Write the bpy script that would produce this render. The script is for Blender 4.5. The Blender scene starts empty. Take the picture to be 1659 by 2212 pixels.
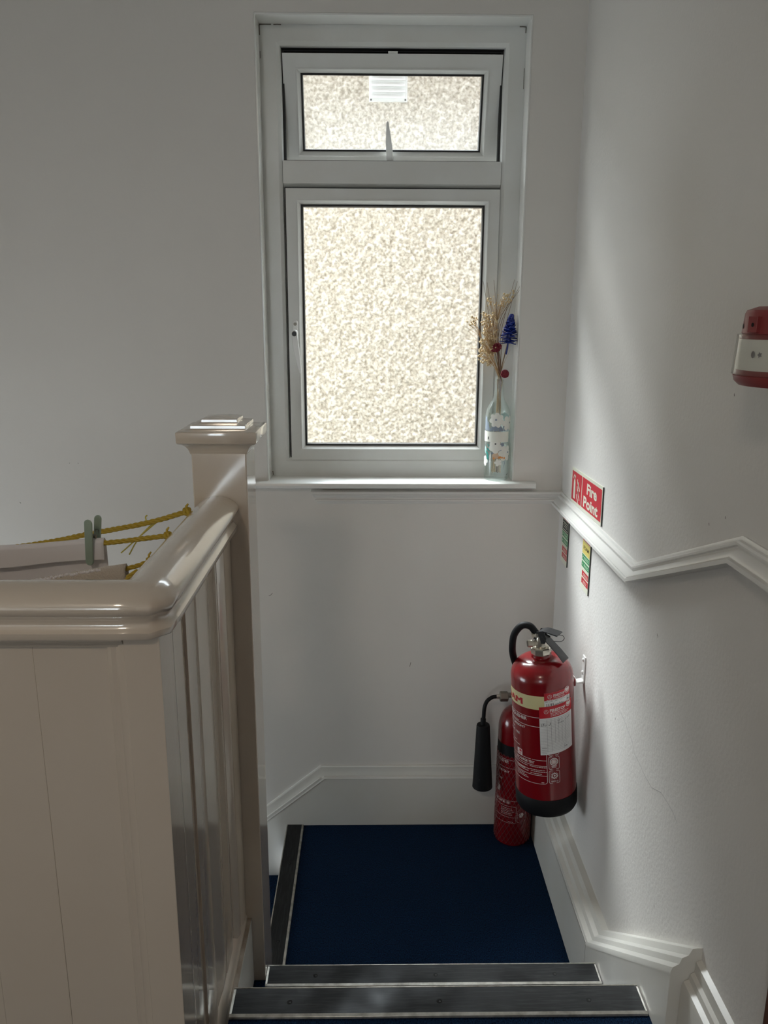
import bpy, bmesh, math, random
import numpy as np
from mathutils import Vector, Matrix

random.seed(7)
rng = np.random.default_rng(11)
SC = bpy.context.scene
COL = SC.collection
PI = math.pi

# ------------------------------------------------------------------ camera
cam_d = bpy.data.cameras.new('camera')
cam = bpy.data.objects.new('camera', cam_d)
COL.objects.link(cam)
CAM = Vector((0.0, -2.25, 1.566))
pitch, yaw, roll = math.radians(13.846), math.radians(0.8486), math.radians(0.2437)
fw = Vector((math.sin(yaw) * math.cos(pitch), math.cos(yaw) * math.cos(pitch), -math.sin(pitch)))
rt = Vector((math.cos(yaw), -math.sin(yaw), 0))
up = rt.cross(fw)
rt2 = rt * math.cos(roll) + up * math.sin(roll)
up2 = up * math.cos(roll) - rt * math.sin(roll)
cam.matrix_world = Matrix(((rt2.x, up2.x, -fw.x, CAM.x), (rt2.y, up2.y, -fw.y, CAM.y),
                           (rt2.z, up2.z, -fw.z, CAM.z), (0, 0, 0, 1)))
cam_d.sensor_fit = 'VERTICAL'
cam_d.sensor_height = 36.0
cam_d.lens = 1741.3 / 2212 * 36.0
cam_d.clip_start = 0.02
SC.camera = cam

# ------------------------------------------------------------------ sky, lamps, exposure
world = bpy.data.worlds.new('sky')
SC.world = world
world.use_nodes = True
bg = world.node_tree.nodes['Background']
bg.inputs['Color'].default_value = (0.84, 0.92, 1.0, 1)
bg.inputs['Strength'].default_value = 5.0
SC.view_settings.view_transform = 'Standard'
SC.view_settings.look = 'None'
SC.view_settings.gamma = 1.0
SC.view_settings.use_curve_mapping = False
SC.view_settings.exposure = 1.0
SC.cycles.use_denoising = True
SC.cycles.max_bounces = 10
SC.cycles.diffuse_bounces = 6
SC.cycles.transparent_max_bounces = 24
SC.cycles.sample_clamp_indirect = 6.0


def portal(loc, rot, sx, sy):
    d = bpy.data.lights.new('daylight_portal', 'AREA')
    d.shape = 'RECTANGLE'
    d.size, d.size_y = sx, sy
    d.cycles.is_portal = True
    o = bpy.data.objects.new('daylight_portal', d)
    o.location = loc
    o.rotation_euler = rot
    COL.objects.link(o)


portal((0.05, 0.34, 1.70), (-PI / 2, 0, 0), 0.74, 1.30)          # stair window, facing into the room
portal((-1.2, -5.66, 1.55), (PI / 2, 0, 0), 0.9, 1.1)            # added fill window in the hall behind


portal((-2.07, -0.65, 0.41), (0, -PI / 2, 0), 0.62, 1.0)         # added fill window, unseen, on the left

# the bright hazy part of the sky beyond the neighbour's roof
sun_d = bpy.data.lights.new('hazy_sun', 'SUN')
sun_d.energy = 8.0
sun_d.angle = math.radians(32)
sun_d.color = (0.93, 0.97, 1.0)
sun = bpy.data.objects.new('hazy_sun', sun_d)
sun.rotation_euler = Vector((0.49, -0.60, -0.92)).to_track_quat('-Z', 'Y').to_euler()
COL.objects.link(sun)

# ------------------------------------------------------------------ helpers
def S(r, g, b):
    f = lambda c: (c / 255 / 12.92) if c / 255 <= 0.04045 else ((c / 255 + 0.055) / 1.055) ** 2.4
    return (f(r), f(g), f(b), 1.0)


class MB:
    """collects shapes, then links them as one mesh object"""
    def __init__(s):
        s.v, s.f = [], []

    def add(s, verts, faces):
        n = len(s.v)
        s.v += [tuple(p) for p in verts]
        s.f += [tuple(i + n for i in q) for q in faces]
        return s

    def box(s, x0, x1, y0, y1, z0, z1):
        p = [(x0, y0, z0), (x1, y0, z0), (x1, y1, z0), (x0, y1, z0), (x0, y0, z1), (x1, y0, z1), (x1, y1, z1), (x0, y1, z1)]
        return s.add(p, [(0, 3, 2, 1), (4, 5, 6, 7), (0, 1, 5, 4), (1, 2, 6, 5), (2, 3, 7, 6), (3, 0, 4, 7)])

    def prism(s, pts, a, b, fn):
        """polygon pts (u,v) extruded from w=a to w=b, placed by fn(u,v,w)"""
        n = len(pts)
        vs = [fn(u, v, a) for u, v in pts] + [fn(u, v, b) for u, v in pts]
        fs = [tuple(range(n))[::-1], tuple(range(n, 2 * n))] + [(i, (i + 1) % n, n + (i + 1) % n, n + i) for i in range(n)]
        return s.add(vs, fs)

    def lathe(s, prof, seg=40, c=(0, 0, 0), axis='z', cap=True):
        vs, fs = [], []
        for r, h in prof:
            for k in range(seg):
                a = 2 * PI * k / seg
                p = (r * math.cos(a), r * math.sin(a), h)
                if axis == 'x':
                    p = (p[2], p[0], p[1])
                elif axis == 'y':
                    p = (p[1], p[2], p[0])
                vs.append((p[0] + c[0], p[1] + c[1], p[2] + c[2]))
        for i in range(len(prof) - 1):
            for k in range(seg):
                a, b = i * seg + k, i * seg + (k + 1) % seg
                fs.append((a, b, b + seg, a + seg))
        if cap:
            fs.append(tuple(range(seg))[::-1])
            fs.append(tuple(range((len(prof) - 1) * seg, len(prof) * seg)))
        return s.add(vs, fs)

    def tube(s, pts, r, seg=10, cap=True):
        pts = [Vector(p) for p in pts]
        rs = r if isinstance(r, (list, tuple)) else [r] * len(pts)
        t0 = (pts[1] - pts[0]).normalized()
        nrm = t0.orthogonal().normalized()
        vs, fs = [], []
        for i, p in enumerate(pts):
            t = (pts[min(i + 1, len(pts) - 1)] - pts[max(i - 1, 0)]).normalized()
            nrm = (nrm - t * nrm.dot(t)).normalized()
            bn = t.cross(nrm)
            for k in range(seg):
                a = 2 * PI * k / seg
                vs.append(p + (nrm * math.cos(a) + bn * math.sin(a)) * rs[i])
        for i in range(len(pts) - 1):
            for k in range(seg):
                a, b = i * seg + k, i * seg + (k + 1) % seg
                fs.append((a, b, b + seg, a + seg))
        if cap:
            fs.append(tuple(range(seg))[::-1])
            fs.append(tuple(range((len(pts) - 1) * seg, len(pts) * seg)))
        return s.add(vs, fs)

    def sweep(s, path, prof, n, closed=True):
        """profile (out along n, up across the path) swept on a path that lies in the plane normal to n, mitred"""
        path = [Vector(p) for p in path]
        n = Vector(n)
        m = len(prof)
        vs, fs = [], []
        for i, p in enumerate(path):
            ta = (p - path[i - 1]).normalized() if i else None
            tb = (path[i + 1] - p).normalized() if i < len(path) - 1 else None
            ta = ta or tb
            tb = tb or ta
            ua, ub = n.cross(ta), n.cross(tb)
            u = (ua + ub).normalized()
            u = u / max(0.2, u.dot(ua))
            for d, h in prof:
                vs.append(p + n * d + u * h)
        for i in range(len(path) - 1):
            for k in range(m if closed else m - 1):
                a, b = i * m + k, i * m + (k + 1) % m
                fs.append((a, b, b + m, a + m))
        if closed:
            fs.append(tuple(range(m))[::-1])
            fs.append(tuple(range((len(path) - 1) * m, len(path) * m)))
        return s.add(vs, fs)

    def build(s, name, mat, parent=None, smooth=None, bevel=0, seg=2, label=None):
        me = bpy.data.meshes.new(name)
        me.from_pydata(s.v, [], s.f)
        bm = bmesh.new()
        bm.from_mesh(me)
        bmesh.ops.recalc_face_normals(bm, faces=bm.faces)
        bm.to_mesh(me)
        bm.free()
        me.materials.append(mat)
        o = bpy.data.objects.new(name, me)
        COL.objects.link(o)
        if parent:
            o.parent = parent
        if smooth is not None:
            me.polygons.foreach_set('use_smooth', [True] * len(me.polygons))
            me.set_sharp_from_angle(angle=math.radians(smooth))
        if bevel:
            b = o.modifiers.new('soft_edges', 'BEVEL')
            b.width = bevel
            b.segments = seg
            b.limit_method = 'ANGLE'
            b.angle_limit = math.radians(35)
            if smooth is None:
                me.polygons.foreach_set('use_smooth', [True] * len(me.polygons))
                me.set_sharp_from_angle(angle=math.radians(60))
        if label:
            o['label'] = label
        return o


def box(name, mat, d, parent=None, bevel=0, label=None):
    return MB().box(*d).build(name, mat, parent, bevel=bevel, label=label)


def thing(name, label, cat, loc=(0, 0, 0), rot=(0, 0, 0), group=None):
    o = bpy.data.objects.new(name, None)
    o.empty_display_size = 0.05
    COL.objects.link(o)
    o.location = loc
    o.rotation_euler = rot
    return tag(o, label, cat, group)


def tag(o, label, cat, group=None):
    o['label'] = label
    o['category'] = cat
    if group:
        o['group'] = group
    return o


def struct(o, label=None):
    o['kind'] = 'structure'
    if label:
        o['label'] = label
    return o


def sroot(name, loc=(0, 0, 0), rot=(0, 0, 0)):
    o = bpy.data.objects.new(name, None)
    o.empty_display_size = 0.05
    COL.objects.link(o)
    o.location = loc
    o.rotation_euler = rot
    return struct(o)


_txt = {}


def text2d(string, bold=0.0):
    """flat filled letters: verts (x,y), faces; left aligned, cap height about .7"""
    key = (string, bold)
    if key not in _txt:
        cu = bpy.data.curves.new('lettering', 'FONT')
        cu.body = string
        cu.resolution_u = 3
        cu.offset = bold
        o = bpy.data.objects.new('lettering', cu)
        COL.objects.link(o)
        dg = bpy.context.evaluated_depsgraph_get()
        dg.update()
        me = bpy.data.meshes.new_from_object(o.evaluated_get(dg))
        vs = [(v.co.x, v.co.y) for v in me.vertices]
        fs = [tuple(p.vertices) for p in me.polygons]
        bpy.data.objects.remove(o)
        bpy.data.curves.remove(cu)
        bpy.data.meshes.remove(me)
        _txt[key] = (vs, fs)
    return _txt[key]


def add_text(mb, string, u0, u1, v0, v1, fn, bold=0.0):
    vs, fs = text2d(string, bold)
    a = np.array(vs)
    lo, hi = a.min(0), a.max(0)
    a = (a - lo) / (hi - lo)
    mb.add([fn(u0 + (u1 - u0) * x, v0 + (v1 - v0) * y) for x, y in a], fs)


def quad_grid(mb, u0, u1, v0, v1, fn, nu=8, nv=1):
    vs = [fn(u0 + (u1 - u0) * i / nu, v0 + (v1 - v0) * j / nv) for j in range(nv + 1) for i in range(nu + 1)]
    fs = [(j * (nu + 1) + i, j * (nu + 1) + i + 1, (j + 1) * (nu + 1) + i + 1, (j + 1) * (nu + 1) + i) for j in range(nv) for i in range(nu)]
    mb.add(vs, fs)


def line(mb, pts, w, fn, ku=1.0):
    """a flat stroke of width w through 2-D points, placed by fn(u,v); ku = u units per metre"""
    n = len(pts)
    L, R = [], []
    for i in range(n):
        a, b = pts[max(i - 1, 0)], pts[min(i + 1, n - 1)]
        du, dv_ = (b[0] - a[0]) / ku, b[1] - a[1]
        d = math.hypot(du, dv_) or 1
        nx, ny = -dv_ / d * w / 2 * ku, du / d * w / 2
        L.append(fn(pts[i][0] + nx, pts[i][1] + ny))
        R.append(fn(pts[i][0] - nx, pts[i][1] - ny))
    mb.add(L + R, [(i, i + 1, n + i + 1, n + i) for i in range(n - 1)])


def rrect(u0, u1, v0, v1, r, k=4):
    p = []
    for cx, cy, a0 in ((u1 - r, v1 - r, 0), (u0 + r, v1 - r, 90), (u0 + r, v0 + r, 180), (u1 - r, v0 + r, 270)):
        for i in range(k + 1):
            a = math.radians(a0 + 90 * i / k)
            p.append((cx + r * math.cos(a), cy + r * math.sin(a)))
    return p


def fan(mb, pts, fn, c=None, rings=3):
    c = c or (sum(p[0] for p in pts) / len(pts), sum(p[1] for p in pts) / len(pts))
    n = len(pts)
    vs = [fn(*c)]
    for r in range(1, rings + 1):
        t = r / rings
        vs += [fn(c[0] + (p[0] - c[0]) * t, c[1] + (p[1] - c[1]) * t) for p in pts]
    fs = [(0, 1 + i, 1 + (i + 1) % n) for i in range(n)]
    for r in range(rings - 1):
        o = 1 + r * n
        fs += [(o + i, o + n + i, o + n + (i + 1) % n, o + (i + 1) % n) for i in range(n)]
    mb.add(vs, fs)


def circle(cu, cv, r, n=16):
    return [(cu + r * math.cos(2 * PI * i / n), cv + r * math.sin(2 * PI * i / n)) for i in range(n)]


def smooth_path(pts, k=6):
    """Catmull-Rom through pts"""
    P = [Vector(p) for p in pts]
    P = [P[0] * 2 - P[1]] + P + [P[-1] * 2 - P[-2]]
    out = []
    for i in range(1, len(P) - 2):
        a, b, c, d = P[i - 1], P[i], P[i + 1], P[i + 2]
        for j in range(k):
            t = j / k
            out.append(0.5 * ((2 * b) + (c - a) * t + (2 * a - 5 * b + 4 * c - d) * t * t + (3 * b - a - 3 * c + d) * t ** 3))
    out.append(P[-2])
    return out


# ------------------------------------------------------------------ materials
def mat(name, col, rough=0.5, metal=0.0, spec=0.5, bump=None, mottle=None, sheen=0.0, coat=0.0):
    """bump = (scale, strength, distance); mottle = (scale, amount, second colour)"""
    m = bpy.data.materials.new(name)
    m.use_nodes = True
    nt = m.node_tree
    b = nt.nodes['Principled BSDF']
    b.inputs['Base Color'].default_value = col
    b.inputs['Roughness'].default_value = rough
    b.inputs['Metallic'].default_value = metal
    b.inputs['Specular IOR Level'].default_value = spec
    if sheen:
        b.inputs['Sheen Weight'].default_value = sheen
    if coat:
        b.inputs['Coat Weight'].default_value = coat
        b.inputs['Coat Roughness'].default_value = 0.10
        b.inputs['Coat IOR'].default_value = 1.5 + 0.35 * (coat > 0.9)
    tc = nt.nodes.new('ShaderNodeTexCoord')
    if mottle:
        n = nt.nodes.new('ShaderNodeTexNoise')
        n.inputs['Scale'].default_value = mottle[0]
        n.inputs['Detail'].default_value = 4
        r = nt.nodes.new('ShaderNodeValToRGB')
        r.color_ramp.elements[0].position, r.color_ramp.elements[1].position = 0.35, 0.65 + (1 - mottle[1]) * 0.3
        r.color_ramp.elements[0].color, r.color_ramp.elements[1].color = col, mottle[2]
        nt.links.new(tc.outputs['Object'], n.inputs['Vector'])
        nt.links.new(n.outputs['Fac'], r.inputs['Fac'])
        nt.links.new(r.outputs['Color'], b.inputs['Base Color'])
    if bump:
        n = nt.nodes.new('ShaderNodeTexNoise')
        n.inputs['Scale'].default_value = bump[0]
        n.inputs['Detail'].default_value = 3
        bp = nt.nodes.new('ShaderNodeBump')
        bp.inputs['Strength'].default_value = bump[1]
        bp.inputs['Distance'].default_value = bump[2]
        nt.links.new(tc.outputs['Object'], n.inputs['Vector'])
        nt.links.new(n.outputs['Fac'], bp.inputs['Height'])
        nt.links.new(bp.outputs['Normal'], b.inputs['Normal'])
    return m


def glass_thin(name, tint, haze=0.0, hazecol=(0.8, 0.8, 0.78, 1), refl=1.0):
    m = bpy.data.materials.new(name)
    m.use_nodes = True
    nt = m.node_tree
    nt.nodes.remove(nt.nodes['Principled BSDF'])
    out = nt.nodes['Material Output']
    tr = nt.nodes.new('ShaderNodeBsdfTransparent')
    tr.inputs['Color'].default_value = tint
    gl = nt.nodes.new('ShaderNodeBsdfGlossy')
    gl.inputs['Roughness'].default_value = 0.02
    lw = nt.nodes.new('ShaderNodeLayerWeight')
    pw = nt.nodes.new('ShaderNodeMath')
    pw.operation = 'POWER'
    pw.inputs[1].default_value = 4.0
    fr = nt.nodes.new('ShaderNodeMath')
    fr.operation = 'MULTIPLY_ADD'
    fr.inputs[1].default_value = 0.55
    fr.inputs[2].default_value = 0.04 * refl
    nt.links.new(lw.outputs['Facing'], pw.inputs[0])
    nt.links.new(pw.outputs[0], fr.inputs[0])
    mx = nt.nodes.new('ShaderNodeMixShader')
    nt.links.new(fr.outputs[0], mx.inputs['Fac'])
    nt.links.new(tr.outputs[0], mx.inputs[1])
    nt.links.new(gl.outputs[0], mx.inputs[2])
    last = mx
    if haze:
        df = nt.nodes.new('ShaderNodeBsdfTranslucent')
        df.inputs['Color'].default_value = hazecol
        m2 = nt.nodes.new('ShaderNodeMixShader')
        m2.inputs['Fac'].default_value = haze
        nt.links.new(mx.outputs[0], m2.inputs[1])
        nt.links.new(df.outputs[0], m2.inputs[2])
        last = m2
    nt.links.new(last.outputs[0], out.inputs['Surface'])
    return m


M = {}
M['wall'] = mat('wall_paint', (0.72, 0.695, 0.655, 1), 0.55, spec=0.3, bump=(90, 0.25, 0.0012), mottle=(3, 0.3, (0.69, 0.665, 0.625, 1)))
M['wallr'] = mat('wall_paint_rough', (0.72, 0.70, 0.67, 1), 0.55, spec=0.3, bump=(130, 0.5, 0.0016), mottle=(3, 0.3, (0.70, 0.68, 0.65, 1)))
M['ceil'] = mat('ceiling_paint', (0.75, 0.75, 0.73, 1), 0.7)
M['upvc'] = mat('white_upvc', (0.72, 0.73, 0.71, 1), 0.32, mottle=(9, 0.3, (0.66, 0.66, 0.62, 1)))
M['sill'] = mat('sill_gloss', (0.78, 0.78, 0.75, 1), 0.22, bump=(14, 0.15, 0.002))
M['gloss'] = mat('cream_gloss_paint', (0.66, 0.575, 0.475, 1), 0.24, spec=0.7, coat=1.0, bump=(45, 0.22, 0.0016), mottle=(5, 0.3, (0.63, 0.54, 0.435, 1)))
M['skirt'] = mat('skirting_gloss', (0.67, 0.66, 0.62, 1), 0.30, bump=(30, 0.2, 0.002), mottle=(7, 0.4, (0.63, 0.61, 0.55, 1)))
M['dado'] = mat('dado_gloss', (0.72, 0.71, 0.68, 1), 0.30, bump=(40, 0.15, 0.001))
M['dirt'] = mat('dirty_ledge', (0.25, 0.19, 0.14, 1), 0.6, mottle=(30, 0.5, (0.45, 0.39, 0.32, 1)))
M['alu'] = mat('nosing_aluminium', (0.62, 0.60, 0.55, 1), 0.35, metal=0.85, mottle=(60, 0.5, (0.3, 0.28, 0.24, 1)))
M['hole'] = mat('dark_hole', (0.004, 0.004, 0.004, 1), 0.8)
M['screw'] = mat('screw_steel', (0.045, 0.045, 0.045, 1), 0.5, metal=0.6)
M['black'] = mat('black_plastic', (0.010, 0.010, 0.011, 1), 0.38)
M['rubber'] = mat('black_rubber', (0.004, 0.004, 0.005, 1), 0.6, spec=0.25)
M['gasket'] = mat('black_gasket', (0.012, 0.012, 0.012, 1), 0.6)
M['red'] = mat('red_enamel', (0.17, 0.003, 0.006, 1), 0.22, coat=0.4)
M['redlabel'] = mat('red_label', (0.42, 0.010, 0.020, 1), 0.4)
M['whiteprint'] = mat('white_print', (0.62, 0.55, 0.53, 1), 0.5)
M['paper'] = mat('label_paper', (0.66, 0.65, 0.64, 1), 0.5)
M['greyprint'] = mat('grey_print', (0.22, 0.21, 0.22, 1), 0.6)
M['ink'] = mat('black_ink', (0.008, 0.008, 0.010, 1), 0.5)
M['cream'] = mat('cream_label', (0.56, 0.50, 0.27, 1), 0.45)
M['nickel'] = mat('nickel_valve', (0.60, 0.56, 0.48, 1), 0.28, metal=0.9)
M['steel'] = mat('dull_steel', (0.22, 0.20, 0.17, 1), 0.4, metal=0.8)
M['white'] = mat('white_paint', (0.80, 0.80, 0.78, 1), 0.3)
M['darkred'] = mat('sounder_red', (0.26, 0.042, 0.042, 1), 0.42)
M['signbase'] = mat('sign_cream', (0.74, 0.75, 0.62, 1), 0.3)
M['signred'] = mat('sign_red', (0.58, 0.015, 0.035, 1), 0.3)
M['signgreen'] = mat('sign_green', (0.010, 0.28, 0.10, 1), 0.35)
M['signyellow'] = mat('sign_yellow', (0.72, 0.60, 0.16, 1), 0.35)
M['signedge'] = mat('sign_edge', (0.03, 0.035, 0.03, 1), 0.5)
M['rope'] = mat('yellow_rope', (0.52, 0.36, 0.035, 1), 0.45, bump=(900, 0.4, 0.001))
M['strand'] = mat('yellow_strand', (0.62, 0.52, 0.10, 1), 0.4)
M['cloth'] = mat('white_cotton', (0.82, 0.79, 0.80, 1), 0.85, sheen=0.2, bump=(500, 0.2, 0.0006))
M['towel'] = mat('terry_cotton', (0.62, 0.55, 0.47, 1), 0.95, sheen=0.4, bump=(420, 0.8, 0.003))
M['peg'] = mat('sage_peg', (0.30, 0.375, 0.295, 1), 0.45)
M['blue'] = mat('blue_paint', (0.004, 0.022, 0.22, 1), 0.35)
M['bluestem'] = mat('blue_stem', (0.006, 0.025, 0.20, 1), 0.5)
M['straw'] = mat('dried_straw', (0.42, 0.28, 0.14, 1), 0.7)
M['seed'] = mat('dried_seed', (0.60, 0.47, 0.28, 1), 0.8)
M['stem'] = mat('brown_stem', (0.16, 0.10, 0.055, 1), 0.7)
M['maroon'] = mat('maroon_petal', (0.20, 0.008, 0.022, 1), 0.6, bump=(300, 0.6, 0.002))
M['redstem'] = mat('red_stem', (0.13, 0.03, 0.03, 1), 0.6)
M['wood'] = mat('varnished_wood', (0.10, 0.028, 0.006, 1), 0.3, mottle=(20, 0.4, (0.07, 0.016, 0.003, 1)))
M['petal'] = mat('painted_petal', (0.80, 0.80, 0.74, 1), 0.5)
M['teal'] = mat('painted_teal', (0.03, 0.26, 0.22, 1), 0.5)
M['bluegrey'] = mat('painted_bluegrey', (0.24, 0.29, 0.36, 1), 0.5)
M['paleteal'] = mat('painted_paleteal', (0.40, 0.58, 0.55, 1), 0.5)
M['orange'] = mat('painted_orange', (0.70, 0.28, 0.07, 1), 0.5)
M['peach'] = mat('painted_peach', (0.66, 0.47, 0.33, 1), 0.5)
M['band'] = mat('bottle_band', (0.78, 0.78, 0.70, 1), 0.45)
M['vent'] = mat('grille_white', (0.80, 0.82, 0.82, 1), 0.35)
M['pane'] = glass_thin('clear_pane', (0.97, 0.98, 0.97, 1))
M['pane_dim'] = glass_thin('dimmed_pane', (0.86, 0.87, 0.86, 1), haze=0.05, hazecol=(0.85, 0.87, 0.86, 1))  # darker tint and faint haze dim the bright view through the vent
M['bottle'] = glass_thin('bottle_glass', (0.94, 0.975, 0.965, 1), haze=0.10, hazecol=(0.85, 0.90, 0.89, 1), refl=1.4)
M['lens'] = glass_thin('clear_lens', (0.92, 0.92, 0.90, 1), haze=0.12, refl=1.4)


def carpet_mat():
    m = mat('blue_cord_carpet', (0.004, 0.012, 0.032, 1), 0.95, spec=0.12)
    nt = m.node_tree
    b = nt.nodes['Principled BSDF']
    tc = nt.nodes.new('ShaderNodeTexCoord')
    mp = nt.nodes.new('ShaderNodeMapping')
    mp.inputs['Scale'].default_value = (1.0, 0.45, 1.0)
    n = nt.nodes.new('ShaderNodeTexNoise')
    n.inputs['Scale'].default_value = 520
    n.inputs['Detail'].default_value = 2
    r = nt.nodes.new('ShaderNodeValToRGB')
    e = r.color_ramp.elements
    e[0].position, e[0].color = 0.30, (0.0006, 0.0030, 0.010, 1)
    e[1].position, e[1].color = 0.72, (0.006, 0.030, 0.082, 1)
    bp = nt.nodes.new('ShaderNodeBump')
    bp.inputs['Strength'].default_value = 0.9
    bp.inputs['Distance'].default_value = 0.004
    L = nt.links.new
    L(tc.outputs['Object'], mp.inputs['Vector'])
    L(mp.outputs['Vector'], n.inputs['Vector'])
    L(n.outputs['Fac'], r.inputs['Fac'])
    L(r.outputs['Color'], b.inputs['Base Color'])
    L(n.outputs['Fac'], bp.inputs['Height'])
    L(bp.outputs['Normal'], b.inputs['Normal'])
    return m


def nosing_mat():
    m = mat('worn_black_insert', (0.004, 0.004, 0.005, 1), 0.42, spec=0.35)
    nt = m.node_tree
    b = nt.nodes['Principled BSDF']
    tc = nt.nodes.new('ShaderNodeTexCoord')
    L = nt.links.new
    mp = nt.nodes.new('ShaderNodeMapping')
    mp.inputs['Scale'].default_value = (12, 160, 60)
    n = nt.nodes.new('ShaderNodeTexNoise')
    n.inputs['Scale'].default_value = 2.2
    n.inputs['Detail'].default_value = 6
    n2 = nt.nodes.new('ShaderNodeTexNoise')
    n2.inputs['Scale'].default_value = 9
    r = nt.nodes.new('ShaderNodeValToRGB')
    e = r.color_ramp.elements
    e[0].position, e[0].color = 0.45, (0.0035, 0.004, 0.0045, 1)
    e[1].position, e[1].color = 0.85, (0.030, 0.033, 0.035, 1)
    rr = nt.nodes.new('ShaderNodeMapRange')
    rr.inputs['From Min'].default_value, rr.inputs['From Max'].default_value = 0.3, 0.7
    rr.inputs['To Min'].default_value, rr.inputs['To Max'].default_value = 0.30, 0.62
    L(tc.outputs['Object'], mp.inputs['Vector'])
    L(mp.outputs['Vector'], n.inputs['Vector'])
    L(tc.outputs['Object'], n2.inputs['Vector'])
    L(n.outputs['Fac'], r.inputs['Fac'])
    L(r.outputs['Color'], b.inputs['Base Color'])
    L(n2.outputs['Fac'], rr.inputs['Value'])
    L(rr.outputs['Result'], b.inputs['Roughness'])
    return m


def dash_mat():
    m = mat('pebbledash', (0.78, 0.74, 0.66, 1), 0.85, spec=0.2)
    nt = m.node_tree
    b = nt.nodes['Principled BSDF']
    tc = nt.nodes.new('ShaderNodeTexCoord')
    v = nt.nodes.new('ShaderNodeTexNoise')
    v.inputs['Scale'].default_value = 64
    v.inputs['Detail'].default_value = 3
    r = nt.nodes.new('ShaderNodeValToRGB')
    e = r.color_ramp.elements
    e[0].position, e[0].color = 0.34, (0.45, 0.41, 0.34, 1)
    e[1].position, e[1].color = 0.62, (0.80, 0.76, 0.67, 1)
    L = nt.links.new
    L(tc.outputs['Object'], v.inputs['Vector'])
    L(v.outputs['Fac'], r.inputs['Fac'])
    L(r.outputs['Color'], b.inputs['Base Color'])
    return m


M['carpet'] = carpet_mat()
M['insert'] = nosing_mat()
M['dash'] = dash_mat()
M['brick'] = mat('facade_brick', (0.085, 0.058, 0.047, 1), 0.85, mottle=(12, 0.5, (0.06, 0.04, 0.03, 1)))

# ------------------------------------------------------------------ room shell
XR, XL, YF, ZC = 0.540, -1.95, -5.5, 2.86
FH = 0.36                                     # hall floor, two risers above the landing
WX0, WX1, WZ0, WZ1 = -0.297, 0.402, 1.086, 2.293   # hole in the back wall
TH = 0.30


def wall_with_hole(name, m, x0, x1, z0, z1, hx0, hx1, hz0, hz1, y0, y1):
    b = MB()
    b.box(x0, hx0, y0, y1, z0, z1)
    b.box(hx1, x1, y0, y1, z0, z1)
    b.box(hx0, hx1, y0, y1, z0, hz0)
    b.box(hx0, hx1, y0, y1, hz1, z1)
    return struct(b.build(name, m))


wall_with_hole('wall_back', M['wall'], XL - 0.1, XR + 0.1, -1.7, ZC + 0.1, WX0, WX1, WZ0, WZ1, 0, TH)
struct(MB().box(-7, XL - 0.1, 0.05, TH, -3, 10.5).box(XR + 0.1, 7, 0.05, TH, -3, 10.5).box(XL - 0.1, XR + 0.1, 0.05, TH, -3, -1.7).box(XL - 0.1, XR + 0.1, 0.05, TH, ZC + 0.1, 10.5).build('wall_facade_unseen', M['brick']))  # unseen facade made wide, tall and dark to cut light outside the window
struct(box('wall_right', M['wallr'], (XR, XR + 0.1, YF, 0, -1.7, ZC)))
LB = MB().box(XL - 0.1, XL, YF, -1.15, -1.7, ZC).box(XL - 0.1, XL, -0.15, 0, -1.7, ZC).box(XL - 0.1, XL, -1.15, -0.15, -1.7, 0.1).box(XL - 0.1, XL, -1.15, -0.15, 0.72, ZC)
struct(LB.build('wall_left', M['wall']))
w3 = sroot('fill_window_stairwell')  # unseen window added in the left wall to fill the stairwell with daylight
for n_, d_ in (('window_frame', (XL - 0.07, XL - 0.02, -1.15, -1.09, 0.1, 0.72)), ('window_frame', (XL - 0.07, XL - 0.02, -0.21, -0.15, 0.1, 0.72)),
               ('window_frame', (XL - 0.07, XL - 0.02, -1.09, -0.21, 0.1, 0.16)), ('window_frame', (XL - 0.07, XL - 0.02, -1.09, -0.21, 0.66, 0.72))):
    box(n_, M['upvc'], d_, w3)
box('pane', M['pane'], (XL - 0.046, XL - 0.044, -1.09, -0.21, 0.16, 0.66), w3)
wall_with_hole('wall_front', M['wall'], XL - 0.1, XR + 0.1, FH - 0.25, ZC, -1.65, -0.75, 1.0, 2.1, YF - 0.15, YF)
struct(box('ceiling', M['ceil'], (XL - 0.1, XR + 0.1, YF - 0.15, 0, ZC, ZC + 0.1)))
struct(box('wall_below_hall', M['wall'], (XL, -0.275, -1.30, -1.26, -1.7, FH)))
struct(box('floor_lower', M['carpet'], (XL, XR, -1.30, 0, -1.8, -1.7)))
# landing, lower tread of the flight up, hall floor
struct(MB().box(-0.228, XR, -0.795, 0, -0.12, 0).box(-0.268, -0.228, -0.706, 0, -0.12, 0).build('floor_landing', M['carpet']))
struct(MB().box(-0.252, XR, -1.035, -0.795, -0.12, 0.1795).build('step_lower', M['carpet']))
struct(MB().box(-0.252, XR, YF, -1.04, 0.10, 0.3595).box(XL, -0.252, YF, -1.305, 0.10, 0.3595).build('floor_hall', M['carpet']))
# flight going down to the left
for k in range(1, 6):
    z = -0.18 * k
    x1 = -0.268 - 0.235 * (k - 1)
    struct(box('step_down', M['carpet'], (x1 - 0.235, x1, -0.706, 0, z - 0.5 if k < 5 else -1.7, z)))
# side wall under the balustrade (string), with its dirty ledge
struct(box('wall_string', M['skirt'], (-0.300, -0.252, -1.26, -0.812, -0.60, 0.334)))


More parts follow.
